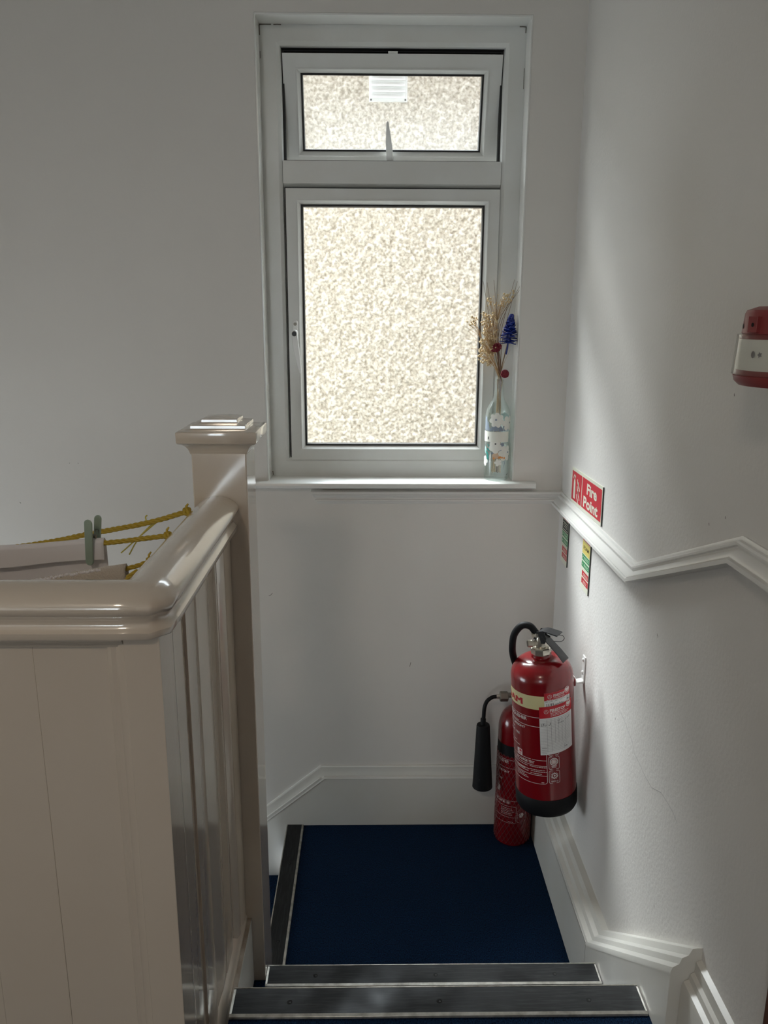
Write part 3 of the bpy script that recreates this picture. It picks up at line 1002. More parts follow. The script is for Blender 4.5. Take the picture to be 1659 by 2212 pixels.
hpts = [(18.6 + K * 0.0052 * math.sin(t) ** 3, hz_ + 0.0003 * (13 * math.cos(t) - 5 * math.cos(2 * t) - 2 * math.cos(3 * t))) for t in [i * 2 * PI / 20 for i in range(21)]]
line(hp, hpts, 0.0009, A2, KD)
hp.build('heart_emblem', M['redlabel'], fo)
hp = MB()
quad_grid(hp, -50.5, -44.5, 0.5030, 0.5095, A2, 2)
line(hp, [(-55, 0.5025), (-52, 0.4985), (-48, 0.4975), (-45.5, 0.5005)], 0.0018, A2, KD)
hp.build('pictogram_marks', M['redlabel'], fo)


# two paper service labels
def service(name, u0, u1, z0, z1, tilt, rfrac, off, texts, rows, label):
    B0 = at(off)
    um = (u0 + u1) / 2
    fnT = lambda o_: (lambda u, v: at(o_)(u, v + (u - um) * tilt))
    lb_ = MB()
    quad_grid(lb_, u0, u1, z0, z1, fnT(off), 22, 3)
    root = lb_.build(name, M['paper'], fo, smooth=60, label=label)
    zr = z1 - (z1 - z0) * rfrac
    hd_ = MB()
    quad_grid(hd_, u0, u1, zr, z1, fnT(off + 0.0003), 22)
    hd_.build('red_header', M['redlabel'], root, smooth=60)
    T = fnT(off + 0.0006)
    tx = MB()
    zc = zr + (z1 - zr) * texts[0]
    hh = texts[1]
    cu_ = u0 + (u1 - u0) * 0.185
    add_text(tx, 'FIRESTOP', cu_ + 6.5, u0 + (u1 - u0) * 0.74, zc - hh / 2, zc + hh / 2, T, 0.035)
    for (a_, b_) in ((0, 0.00075),):
        n_ = 20
        for r0, r1 in ((0.0048, 0.0055),):
            ringp(tx, cu_, zc - 0.001, r0, r1, T, 22)
    tri = [(cu_ + 0.0042 * K * math.cos(a), zc - 0.0016 + 0.0042 * math.sin(a)) for a in (PI / 2, PI / 2 + 2 * PI / 3, PI / 2 + 4 * PI / 3)]
    line(tx, tri + tri[:1], 0.0009, T, KD)
    quad_grid(tx, cu_ + 7, u0 + (u1 - u0) * 0.74, zc - hh / 2 - 0.0032, zc - hh / 2 - 0.002, T, 6)
    ce = u0 + (u1 - u0) * 0.86
    zc2 = zc + 0.004
    ringp(tx, ce, zc2, 0.0066, 0.0082, T)
    sh = [(ce - 4.4, zc2 + 0.0040), (ce + 4.4, zc2 + 0.0040), (ce + 4.2, zc2 - 0.001), (ce, zc2 - 0.0055), (ce - 4.2, zc2 - 0.001)]
    fan(tx, sh, T)
    nr = texts[2]
    for i in range(nr):
        z = zc - hh / 2 - 0.0062 - i * 0.0034
        u = u0 + (u1 - u0) * (0.08 if nr == 1 else 0.30)
        while u < u0 + (u1 - u0) * 0.80:
            w_ = random.uniform(2.0, 5.5)
            quad_grid(tx, u, u + w_, z - 0.0007, z + 0.0007, T, 2)
            u += w_ + 0.9
    tx.build('header_print', M['whiteprint'], root)
    return root, fnT, zr


l1, fT, zr = service('service_label', 4.6, 57.8, 0.640, 0.6790, 0.00010, 0.52, 0.0006, (0.56, 0.0072, 1), 0, 'small red and white sticker at the top')
g = MB()
T = fT(0.0012)
for i in range(1, 6):
    quad_grid(g, 4.6 + 8.8 * i, 4.85 + 8.8 * i, zr - 0.006, zr, T, 1)
for i in range(6):
    quad_grid(g, 6.5 + 8.8 * i, 11 + 8.8 * i, zr - 0.0032, zr - 0.0020, T, 1)
g.build('table_lines', M['greyprint'], l1)
g = MB()
add_text(g, '11/15', 8.5, 22, 0.6430, 0.6510, T, 0.02)
line(g, [(24, 0.6445), (25.5, 0.648), (27, 0.6445), (29, 0.648), (31, 0.645), (33, 0.650), (34.5, 0.6455), (36.5, 0.648), (39, 0.6455), (41, 0.6468)], 0.0012, T, KD)
add_text(g, 'AL', 49, 55.5, 0.6475, 0.6535, T, 0.02)
g.build('handwriting', M['ink'], l1)['kind'] = 'stuff'
l2, fT, zr = service('record_label', -5.0, 61.5, 0.5140, 0.6440, 0.00013, 0.235, 0.0013, (0.60, 0.0085, 2), 0, 'larger red and white record card')
g = MB()
T = fT(0.0020)
zt = zr - 0.004
uL, uR = -4, 60.5
for i in range(22):
    z = zt - i * 0.0041
    quad_grid(g, uL, uR - (6 if i < 17 else 14), z - 0.00022, z + 0.00022, T, 10)
for i, u in enumerate((8, 15.5, 22.5, 29, 36, 43.5)):
    quad_grid(g, u - 0.22, u + 0.22, zt - (0.088 if i < 2 else 0.066), zt, T, 1, 3)
quad_grid(g, 40, 40.4, 0.5200, 0.5330, T, 1)
quad_grid(g, 49, 49.3, 0.5250, 0.5330, T, 1)
for i in range(4):
    quad_grid(g, -2, 6.5, 0.5175 + i * 0.0048, 0.5186 + i * 0.0048, T, 2)
g.build('table_lines', M['greyprint'], l2)
g = MB()
line(g, [(-2.2, 0.5985), (-0.5, 0.5965), (-2, 0.5935), (-0.2, 0.5925)], 0.0010, T, KD)
line(g, [(0.2, 0.5990), (4.0, 0.5995)], 0.0008, T, KD)
line(g, [(2.2, 0.5990), (1.8, 0.5930), (3.6, 0.5955), (3.8, 0.5930), (5.2, 0.5960), (5.2, 0.5925), (7.4, 0.5950)], 0.0010, T, KD)
line(g, [(13.6, 0.6005), (13.8, 0.5960), (12.0, 0.5935), (10.8, 0.5945)], 0.0011, T, KD)
line(g, [(28, 0.6035), (28.8, 0.5990)], 0.0009, T, KD)
line(g, [(33, 0.6045), (30.5, 0.6040), (31.6, 0.6015), (30.4, 0.5990)], 0.0009, T, KD)
for u in (28, 30.8, 34, 37.5):
    line(g, [(u, 0.5940), (u + 0.9, 0.5962), (u + 1.6, 0.5940)], 0.0011, T, KD)
line(g, [(44, 0.5975), (44.6, 0.5995)], 0.0010, T, KD)
line(g, [(47.5, 0.5985), (48.8, 0.6025), (50, 0.5990), (54, 0.6040)], 0.0010, T, KD)
line(g, [(41.5, 0.5250), (42.4, 0.5275)], 0.0012, T, KD)
line(g, [(44, 0.5250), (45.3, 0.5275), (46.4, 0.5245)], 0.0013, T, KD)
g.build('handwriting', M['ink'], l2)['kind'] = 'stuff'

# valve head
MB().lathe([(0.0245, 0.420), (0.0250, 0.421), (0.0250, 0.438), (0.0225, 0.440)], 8).build('valve_collar', M['nickel'], fo)
vb = MB().lathe([(0.014, 0.440), (0.015, 0.446), (0.013, 0.470), (0.011, 0.476)], 14)
vb.lathe([(0.0065, -0.034), (0.0095, -0.033), (0.0095, -0.021), (0.0070, -0.020), (0.0070, 0.0)], 14, (0, -0.004, 0.452), 'x')
vb.lathe([(0.0060, -0.022), (0.0060, 0.0)], 12, (0, 0.0, 0.472), 'x')
vb.lathe([(0.005, -0.018), (0.005, 0.0)], 8, (0.004, 0.0, 0.449), 'y')
vb.build('valve_body', M['nickel'], fo, smooth=40)
MB().lathe([(0.0078, -0.0345), (0.0078, -0.0340)], 14, (0, -0.004, 0.452), 'x').build('gauge_face', M['steel'], fo)
az = math.radians(52)
dv = Vector((math.sin(az), -math.cos(az), 0))
sv = Vector((math.cos(az), math.sin(az), 0))


def plate(mb, prof, w0, w1, th):
    """bent strip: prof = (along dv, z); width from w0 to w1"""
    n = len(prof)
    vs = []
    for i, (d, z) in enumerate(prof):
        w = w0 + (w1 - w0) * i / (n - 1)
        for s_, t_ in ((-1, 0), (1, 0), (1, 1), (-1, 1)):
            p = dv * d + sv * (s_ * w)
            vs.append((p.x, p.y, z - th * t_))
    fs = [(i * 4 + k, i * 4 + (k + 1) % 4, i * 4 + 4 + (k + 1) % 4, i * 4 + 4 + k) for i in range(n - 1) for k in range(4)]
    fs += [(3, 2, 1, 0), tuple(range((n - 1) * 4, n * 4))]
    mb.add(vs, fs)


lv = MB()
plate(lv, [(-0.014, 0.462), (-0.010, 0.474), (0.000, 0.484), (0.014, 0.489), (0.024, 0.488), (0.052, 0.484)], 0.011, 0.0155, 0.003)
lv.build('squeeze_lever', M['black'], fo, bevel=0.001)
lv = MB()
plate(lv, [(0.004, 0.478), (0.012, 0.474), (0.020, 0.464), (0.050, 0.436), (0.066, 0.418)], 0.012, 0.0160, 0.003)
lv.build('carry_handle', M['black'], fo, bevel=0.001)
lv = MB()
for s_ in (-1, 1):
    vs = [dv * d + sv * (s_ * 0.0105) + Vector((0, 0, z)) for d, z in ((-0.012, 0.466), (-0.004, 0.484), (0.014, 0.487), (0.022, 0.470), (0.018, 0.456), (0.000, 0.452))]
    vs2 = [v + sv * (s_ * 0.002) for v in vs]
    n = len(vs)
    lv.add(vs + vs2, [tuple(range(n)), tuple(range(n, 2 * n))[::-1]] + [(i, (i + 1) % n, n + (i + 1) % n, n + i) for i in range(n)])
lv.build('handle_cheeks', M['black'], fo)
pn = MB().tube([Vector((0.034, -0.03, 0.481)) + dv * 0.006, Vector((0.052, -0.038, 0.476)), Vector((0.064, -0.034, 0.468)), Vector((0.062, -0.026, 0.456)), Vector((0.040, -0.02, 0.456)), Vector((0.026, -0.015, 0.460))], 0.0008, 6)
pn.v = pn.v
tp = smooth_path([(0.030, -0.034, 0.482), (0.047, -0.030, 0.478), (0.054, -0.022, 0.466), (0.046, -0.020, 0.458), (0.026, -0.020, 0.460)], 5)
MB().tube(tp, 0.0009, 6).build('safety_tie', M['black'], fo, smooth=60)
MB().tube([Vector((0.012, -0.020, 0.482)), Vector((0.026, -0.030, 0.476)), Vector((0.036, -0.034, 0.478))], 0.0014, 8).build('safety_pin', M['white'], fo, smooth=60)
hp_ = smooth_path([(-0.010, 0.002, 0.476), (-0.024, 0.006, 0.494), (-0.044, 0.012, 0.494), (-0.062, 0.018, 0.470), (-0.067, 0.026, 0.432), (-0.062, 0.046, 0.395), (-0.050, 0.074, 0.34), (-0.044, 0.078, 0.22), (-0.044, 0.078, 0.14)], 8)
MB().tube(hp_, 0.0088, 14).build('hose', M['rubber'], fo, smooth=60)
MB().lathe([(0.0105, 0), (0.0105, 0.010)], 12, (-0.006, 0.000, 0.468)).build('hose_union', M['nickel'], fo, smooth=40)
# lug and the hook on the wall
MB().box(0.070, 0.0845, -0.004, 0.016, 0.326, 0.346).build('hanging_lug', M['red'], fo, bevel=0.003)
bk = thing('wall_hook', 'small white metal bracket screwed to the right wall behind the red cylinder', 'bracket', (XR, -0.360, 0.690))
MB().prism([(0, -0.036), (0, 0.034), (-0.0035, 0.034), (-0.0035, -0.030), (-0.021, -0.034), (-0.0235, -0.022), (-0.0265, -0.022), (-0.0245, -0.0385)], -0.011, 0.011, lambda u, v, w: (u, w, v)).build('hook_plate', M['white'], bk, bevel=0.001)
for z in (0.024, -0.010):
    MB().lathe([(0.005, -0.0035), (0.0045, -0.006), (0.002, -0.0075)], 12, (0, 0, z), 'x').build('screw_head', M['white'], bk, smooth=50)

# ------------------------------------------------------------------ CO2 extinguisher on the landing
cx, cy, RC = 0.430, -0.080, 0.054
co = thing('carbon_dioxide_extinguisher', 'slimmer red fire extinguisher in a net sleeve with black horn, standing on blue carpet', 'fire extinguisher', (cx, cy, 0.0))
D1 = math.atan2(-2.25 - cy, 0 - cx)
cyb = MB().lathe([(0.048, 0.001), (0.052, 0.004), (RC, 0.010)] + [(0.016 + (RC - 0.016) * math.cos(a), 0.372 + 0.066 * math.sin(a)) for a in [i * PI / 2 / 12 for i in range(13)]] + [(0.0155, 0.452)], 56)
cyb.build('cylinder', M['red'], co, smooth=40)
at1 = on_cyl(RC, D1, 0.0)
lb = MB()
quad_grid(lb, -180, 180, 0.300, 0.336, at1(0.0004), 60)
lb.build('black_band', M['rubber'], co, smooth=60)
pr = MB()
A = at1(0.0004)
K1 = 1 / (RC * PI / 180)
for z in (0.291, 0.264, 0.157, 0.1385, 0.102, 0.0830):
    quad_grid(pr, -95, 11 if z > 0.05 else 5, z - 0.0005, z + 0.0005, A, 14)
quad_grid(pr, 10.4, 11.4, 0.086, 0.140, A, 1, 3)
add_text(pr, 'EXTINGUISHER', -88, -19, 0.2790, 0.2885, A, 0.02)
add_text(pr, 'USE UPRIGHT', -80, -16, 0.2480, 0.2550, A, 0.02)
add_text(pr, 'AIM AT FIRE', -90, -40, 0.2200, 0.2265, A, 0.01)
fan(pr, [(-62 + 14 * a, 0.178 + 0.020 * b_) for a, b_ in rrect(0, 1, 0, 1, 0.15)], A)
add_text(pr, 'DISCHARGE TEST', -70, -8, 0.1470, 0.1540, A, 0.02)
for u0, u1, z in ((-40, -5, 0.1310), (-40, 0, 0.1255), (-40, 2, 0.1205), (-40, -2, 0.1150), (-40, -6, 0.1100), (-14, 0, 0.0870)):
    u = u0
    while u < u1:
        w_ = random.uniform(2, 6)
        quad_grid(pr, u, u + w_, z - 0.0008, z + 0.0008, A, 2)
        u += w_ + 1
r = [(15 + 28 * a, 0.086 + 0.040 * b_) for a, b_ in rrect(0, 1, 0, 1, 0.12)]
line(pr, r + r[:2], 0.0009, A, K1)
fan(pr, [(28 + 0.008 * K1 * math.cos(t), 0.110 + 0.008 * math.sin(t)) for t in [i * PI / 8 for i in range(16)]], A)
pr.build('printed_text', M['whiteprint'], co)['kind'] = 'stuff'
net = MB()
NN = 26
for s_ in (1, -1):
    for i in range(NN):
        pts = []
        for j in range(15):
            z = 0.012 + (0.304 - 0.012) * j / 14
            a = 2 * PI * i / NN + s_ * (z * 9.5)
            pts.append(((RC + 0.0012) * math.cos(a), (RC + 0.0012) * math.sin(a), z))
        net.tube(pts, 0.0007, 4, cap=False)
M['net'] = mat('net_plastic', (0.16, 0.045, 0.045, 1), 0.45)
nt_ = net.build('net_sleeve', M['net'], co)
nt_['kind'] = 'stuff'
vv = MB().lathe([(0.017, 0.450), (0.018, 0.455), (0.018, 0.470), (0.014, 0.476), (0.012, 0.500)], 16)
vv.lathe([(0.0075, -0.030), (0.0075, 0.0)], 12, (0, 0, 0.476), 'x')
vv.build('valve_body', M['steel'], co, smooth=40)
MB().lathe([(0.0135, -0.056), (0.0150, -0.054), (0.0150, -0.034), (0.0130, -0.032)], 6, (0, -0.01, 0.477), 'x').build('hose_nut', M['steel'], co)
lv = MB()
lv.prism([(-0.010, 0.496), (0.010, 0.506), (0.090, 0.492), (0.090, 0.496), (0.008, 0.512), (-0.012, 0.502)], -0.010, 0.010, lambda u, v, w: (u * 0.6, -u * 0.4 + w, v))
lv.prism([(0.004, 0.480), (0.085, 0.462), (0.085, 0.466), (0.004, 0.488)], -0.010, 0.010, lambda u, v, w: (u * 0.6, -u * 0.4 + w, v))
lv.build('lever', M['black'], co, bevel=0.001)
MB().lathe([(0.0065, -0.066), (0.0065, -0.055)], 12, (0, -0.01, 0.477), 'x').build('hose_ferrule', M['nickel'], co, smooth=40)
hh = smooth_path([(-0.064, -0.010, 0.477), (-0.078, -0.011, 0.475), (-0.093, -0.013, 0.464), (-0.1005, -0.016, 0.446), (-0.1025, -0.018, 0.420), (-0.1035, -0.020, 0.400)], 6)
MB().tube(hh, 0.0058, 12).build('swivel_pipe', M['rubber'], co, smooth=60)
hn = MB().lathe([(0.0285, -0.205), (0.0300, -0.204), (0.0290, -0.190), (0.0195, -0.004), (0.0185, 0.0), (0.0080, 0.001), (0.0080, 0.018), (0.0070, 0.020)], 32)
ho = hn.build('horn', M['rubber'], co, smooth=40)
ho.location = (-0.1035, -0.020, 0.392)
ho.rotation_euler = (0, math.radians(-1.2), 0)


# ------------------------------------------------------------------ signs on the right wall
def on_wall(y0, z0, x=XR):
    return lambda off: (lambda u, v: (x - off - 0, y0 - u, z0 + v))


def sign_root(name, label, w, h, y0, z0, rot=0.0):
    r_ = thing(name, label, 'sign', (XR, y0, z0))
    b_ = MB()
    b_.box(-0.0022, 0.0, -w, 0, 0, h)
    b_.build('base_plate', M['signbase'], r_)
    b_ = MB().box(-0.0030, 0.0, -w - 0.0022, -w - 0.0002, 0, h)
    b_.build('plate_edge', M['signedge'], r_)
    return r_, (lambda off: (lambda u, v: (-0.0022 - off, -u, v)))


sg, F = sign_root('fire_point_sign', 'wide red fire point sign on the right wall above the dado rail', 0.297, 0.094, -0.126, 1.0745)
sg.rotation_euler = (math.radians(-1.2), 0, 0)
p_ = MB()
quad_grid(p_, 0.006, 0.106, 0.008, 0.086, F(0.0003), 1)
p_.build('symbol_panel', M['signred'], sg)
p_ = MB()
quad_grid(p_, 0.112, 0.290, 0.008, 0.086, F(0.0003), 1)
p_.build('text_panel', M['signred'], sg)
p_ = MB()
add_text(p_, 'Fire', 0.158, 0.250, 0.049, 0.0775, F(0.0006), 0.035)
add_text(p_, 'Point', 0.130, 0.264, 0.0127, 0.0412, F(0.0006), 0.035)
p_.build('lettering', M['signbase'], sg)
p_ = MB()
p_.add([F(0.0006)(u, v) for u, v in ((0.026, 0.014), (0.044, 0.014), (0.044, 0.058), (0.041, 0.063), (0.039, 0.066), (0.031, 0.066), (0.028, 0.063), (0.026, 0.058))], [tuple(range(8))])
line(p_, [(0.036, 0.066), (0.037, 0.074), (0.031, 0.077), (0.024, 0.072), (0.021, 0.066)], 0.004, F(0.0006))
line(p_, [(0.033, 0.072), (0.042, 0.075), (0.044, 0.071)], 0.004, F(0.0006))
for du, dv_ in ((0, 0), (0.002, 0.022), (0.012, 0.010), (0.012, 0.034), (0.002, 0.040)):
    line(p_, [(0.060 + du, 0.030 + dv_), (0.064 + du, 0.022 + dv_), (0.072 + du, 0.016 + dv_), (0.077 + du, 0.008 + dv_)], 0.0062, F(0.0006))
p_.build('extinguisher_symbol', M['signbase'], sg)


def id_sign(name, label, y0, w, z0, h, col2, txt, m2):
    r_, F = sign_root(name, label, w, h, y0, z0)
    def pan(nm, m_, f0, f1, u0=0.004, u1=None):
        b_ = MB()
        quad_grid(b_, u0, (u1 or w - 0.004), h * (1 - f1), h * (1 - f0), F(0.0003), 1)
        return b_.build(nm, m_, r_)
    T = F(0.0006)
    pan('red_panel', M['signred'], 0.01, 0.165)
    pan('type_panel', col2, 0.175, 0.385)
    pan('green_panel', M['signgreen'], 0.40, 0.495)
    pan('green_panel', M['signgreen'], 0.525, 0.62)
    pan('red_panel', M['signred'], 0.68, 0.775, 0.012)
    pan('red_panel', M['signred'], 0.80, 0.90, 0.012)
    t_ = MB()
    add_text(t_, txt, 0.014, w - 0.014, h * 0.69, h * 0.755, T, 0.01)
    t_.build('type_lettering', m2, r_)
    t_ = MB()
    for f in (0.05, 0.085, 0.115, 0.435, 0.46, 0.56, 0.585, 0.72, 0.745, 0.845, 0.87):
        u = 0.026
        while u < w - 0.014:
            w_ = random.uniform(0.006, 0.013)
            quad_grid(t_, u, min(u + w_, w - 0.008), h * (1 - f) - 0.0009, h * (1 - f) + 0.0009, T, 1)
            u += w_ + 0.002
    for f in (0.045, 0.42, 0.545):
        line(t_, [(0.009, h * (1 - f)), (0.014, h * (1 - f - 0.035)), (0.019, h * (1 - f - 0.01))], 0.0025, T)
        quad_grid(t_, 0.010, 0.013, h * (1 - f - 0.06), h * (1 - f - 0.01), T, 1)
    t_.build('small_print', M['signbase'], r_)['kind'] = 'stuff'
    return r_


id_sign('foam_sign', 'upright extinguisher sign with a yellow panel, nearer of the two under the dado rail', -0.274, 0.077, 0.882, 0.152, M['signyellow'], 'FOAM', M['ink'])
c2 = id_sign('carbon_dioxide_sign', 'upright extinguisher sign with a black panel, close to the room corner', -0.052, 0.073, 0.884, 0.150, M['ink'], 'CO2', M['signbase'])
b_ = MB()
quad_grid(b_, 0.010, 0.063, 0.150 * 0.64, 0.150 * 0.655, lambda u, v: (-0.0030, -u, v), 1)
quad_grid(b_, 0.010, 0.063, 0.150 * 0.775, 0.150 * 0.79, lambda u, v: (-0.0030, -u, v), 1)
b_.build('type_rules', M['signbase'], c2)

# ------------------------------------------------------------------ sounder beacon on the right wall
so = thing('fire_alarm_sounder', 'dark red fire alarm sounder with a clear lens, high on the right wall', 'alarm', (XR, -1.256, 1.4815))


def dshape(mb, prof, n=28, cap=True):
    vs, fs = [], []
    for r_, z in prof:
        for k in range(n + 1):
            a = PI / 2 + PI * k / n
            vs.append((min(0, r_ * 1.0 * math.cos(a)), r_ * 0.86 * math.sin(a), z))
    m = n + 1
    for i in range(len(prof) - 1):
        fs += [(i * m + k, i * m + k + 1, (i + 1) * m + k + 1, (i + 1) * m + k) for k in range(n)]
        fs += [(i * m, (i + 1) * m, (i + 1) * m + n, i * m + n)]
    fs += [tuple(range(m))[::-1], tuple(range((len(prof) - 1) * m, len(prof) * m))]
    mb.add(vs, fs)


b_ = MB()
dshape(b_, [(0.085, 0.000), (0.0905, 0.005), (0.0925, 0.012), (0.089, 0.013), (0.0860, 0.062), (0.087, 0.0625), (0.0850, 0.086), (0.083, 0.090), (0.070, 0.0945)])
b_.build('housing', M['darkred'], so, smooth=35)
b_ = MB()
dshape(b_, [(0.0945, 0.0135), (0.0915, 0.0615)])
b_.build('lens', M['lens'], so, smooth=40)
b_ = MB()
vs = [(-0.0905 * math.cos(a), 0.0905 * 0.86 * math.sin(a), z) for z in (0.019, 0.056) for a in [math.radians(t) for t in range(8, 66, 4)]]
n = len(vs) // 2
b_.add([(v[0], -v[1] + 0.062, v[2]) for v in vs], [(i, i + 1, n + i + 1, n + i) for i in range(n - 1)])
b_.v = [(-(0.0885 + 0.001) * math.cos(a) , 0.0895 * 0.86 * math.sin(a), z) for z in (0.019, 0.056) for a in [math.radians(t) for t in range(-34, 47, 8)]]
n = len(b_.v) // 2
b_.f = [(i, i + 1, n + i + 1, n + i) for i in range(n - 1)]
b_.build('paper_strip', M['petal'], so, smooth=60)
b_ = MB()
fnS = lambda t, z: (-0.0908 * math.cos(math.radians(t)), -0.0908 * 0.86 * math.sin(math.radians(t)), z)
fan(b_, [(17 + 2.2 * math.cos(a), 0.0385 + 0.0042 * math.sin(a)) for a in [i * PI / 6 for i in range(12)]], fnS)
fan(b_, [(24 + (2.5 if i % 2 else 1.4) * math.cos(a), 0.0385 + (0.0038 if i % 2 else 0.0020) * math.sin(a)) for i, a in enumerate([i * PI / 5 for i in range(10)])], fnS)
b_.build('grey_marks', M['greyprint'], so)
b_ = MB()
fnT2 = lambda u, v, w: (-(0.086 + w) * math.cos(math.radians(13 + u)), -(0.086 + w) * 0.86 * math.sin(math.radians(13 + u)), v)
b_.prism([(-5.5, 0.064), (5.5, 0.064), (5.5, 0.083), (-5.5, 0.083)], -0.002, 0.006, fnT2)
tb = b_.build('strobe_window', M['darkred'], so, bevel=0.0006)
for t_, z, nm in ((-12, 0.071, 'fixing_hole'), (35, 0.074, 'fixing_hole')):
    b_ = MB()
    fan(b_, [(t_ + 2.2 * math.cos(a), z + 0.0032 * math.sin(a)) for a in [i * PI / 6 for i in range(12)]], lambda t, z: (-0.0868 * math.cos(math.radians(t)), -0.0868 * 0.86 * math.sin(math.radians(t)), z))
    b_.build(nm, M['hole'], so)
b_ = MB()
fan(b_, [(1 + 1.6 * math.cos(a), 0.073 + 0.0026 * math.sin(a)) for a in [i * PI / 6 for i in range(12)]], lambda t, z: fnT2(t, z, 0.0063))
b_.build('indicator', M['hole'], tb)

# ------------------------------------------------------------------ painted bottle with dried flowers on the sill
SZ = 1.103
bx, by = 0.3555, 0.0275
bo = thing('painted_bottle', 'clear glass bottle painted with white flowers, standing at the right end of the sill', 'bottle', (bx, by, SZ))
RB = 0.0345
prof = [(0.020, 0.001), (0.030, 0.0), (0.0335, 0.003), (RB, 0.010), (RB, 0.186), (0.0338, 0.194), (0.0310, 0.204), (0.0245, 0.216), (0.0175, 0.226), (0.0135, 0.238), (0.0122, 0.255),
        (0.0112, 0.276), (0.0128, 0.277), (0.0128, 0.282), (0.0112, 0.283), (0.0112, 0.293), (0.0095, 0.294)]
MB().lathe(prof, 48).build('glass', M['bottle'], bo, smooth=50)
D2 = math.atan2(-2.25 - by, -bx)
atb = on_cyl(RB, D2, 0.0)
KB = 1 / (RB * PI / 180)


def flower(mb, cu, cv, r_, n, fn, squash=0.55, rot=0.0):
    pts = []
    for i in range(n * 8):
        a = 2 * PI * i / (n * 8)
        q = r_ * (squash + (1 - squash) * abs(math.cos(n * (a + rot) / 2)) ** 0.7)
        pts.append((cu + q * KB * math.cos(a), cv + q * math.sin(a)))
    fan(mb, pts, fn, (cu, cv))


def leaf(mb, u0, v0, u1, v1, w, fn):
    du, dv2 = (u1 - u0) / KB, v1 - v0
    L = math.hypot(du, dv2)
    nx, ny = -dv2 / L, du / L
    pts = []
    for t in (0, 0.25, 0.5, 0.75, 1):
        pts.append((u0 + (u1 - u0) * t + nx * w * math.sin(PI * t) * KB, v0 + dv2 * t + ny * w * math.sin(PI * t)))
    for t in (0.75, 0.5, 0.25):
        pts.append((u0 + (u1 - u0) * t - nx * w * math.sin(PI * t) * KB, v0 + dv2 * t - ny * w * math.sin(PI * t)))
    fan(mb, pts, fn)


g = MB()
quad_grid(g, -88, 62, 0.112, 0.141, atb(0.0006), 26)
g.build('plain_band', M['band'], bo, smooth=60)
g = MB()
quad_grid(g, -47, -41.5, 0.1185, 0.1265, atb(0.0012), 1)
g.build('black_mark', M['ink'], bo)
g = MB()
quad_grid(g, -10, -3, 0.1055, 0.109, atb(0.0012), 1)
g.build('black_mark', M['ink'], bo)
g = MB()
flower(g, -6, 0.174, 0.0215, 7, atb(0.0008), 0.68, 0.3)
flower(g, 56, 0.165, 0.022, 6, atb(0.0008), 0.68)
flower(g, -8, 0.099, 0.0195, 5, atb(0.0005), 0.75, 0.2)
flower(g, 46, 0.080, 0.0235, 6, atb(0.0008), 0.7)
flower(g, 8, 0.054, 0.011, 5, atb(0.0009), 0.5, 0.6)
flower(g, -68, 0.056, 0.015, 5, atb(0.0005), 0.7)
flower(g, 150, 0.08, 0.02, 6, atb(0.0008), 0.6)
flower(g, -150, 0.17, 0.02, 6, atb(0.0008), 0.6)
g.build('white_blossoms', M['petal'], bo, smooth=60)
g = MB()
for u, v in ((-8, 0.175), (66, 0.166), (60, 0.082)):
    fan(g, [(u + 0.0028 * KB * math.cos(a), v + 0.0030 * math.sin(a)) for a in [i * PI / 5 for i in range(10)]], atb(0.0012))
for a_ in range(-76, 60, 4):
    leaf(g, a_, 0.1415, a_ + random.uniform(-12, 12), 0.152 + random.uniform(0, 0.018), random.uniform(0.0016, 0.0034), atb(0.0003))
for a_ in (-72, -66, -58):
    leaf(g, a_, 0.150, a_ - 4, 0.186, 0.0030, atb(0.0003))
leaf(g, 2, 0.086, 30, 0.111, 0.0085, atb(0.0003))
leaf(g, -30, 0.078, -6, 0.084, 0.0025, atb(0.0003))
leaf(g, -55, 0.146, -62, 0.185, 0.003, atb(0.0003))
leaf(g, 12, 0.085, 34, 0.110, 0.006, atb(0.0003))
leaf(g, 30, 0.050, 44, 0.075, 0.001, atb(0.0003))
leaf(g, 36, 0.036, 44, 0.062, 0.0010, atb(0.0003))
leaf(g, -46, 0.040, -38, 0.072, 0.0008, atb(0.0003))
g.build('grey_foliage', M['bluegrey'], bo)
g = MB()
leaf(g, -62, 0.086, -38, 0.070, 0.0045, atb(0.0004))
leaf(g, -56, 0.093, -32, 0.086, 0.0035, atb(0.0004))
leaf(g, -50, 0.075, -40, 0.058, 0.0042, atb(0.0004))
leaf(g, -52, 0.106, -34, 0.096, 0.0020, atb(0.0004))
g.build('teal_leaves', M['teal'], bo)
g = MB()
leaf(g, 12, 0.192, 66, 0.176, 0.010, atb(0.0002))
leaf(g, 26, 0.198, 52, 0.180, 0.004, atb(0.0002))
leaf(g, 30, 0.165, 46, 0.178, 0.005, atb(0.0002))
leaf(g, -70, 0.10, -60, 0.075, 0.005, atb(0.0002))
g.build('pale_leaves', M['paleteal'], bo)
g = MB()
for u, v in ((12, 0.068), (17, 0.0695), (26, 0.068), (38, 0.0665), (-12, 0.066)):
    fan(g, [(u + 0.0030 * KB * math.cos(a), v + 0.0030 * math.sin(a)) for a in [i * PI / 5 for i in range(10)]], atb(0.0011))
g.build('orange_dots', M['orange'], bo)
g = MB()
leaf(g, -24, 0.070, 20, 0.078, 0.010, atb(0.0001))
g.build('peach_patch', M['peach'], bo)

NZ = SZ + 0.293
rr_ = random.Random(5)


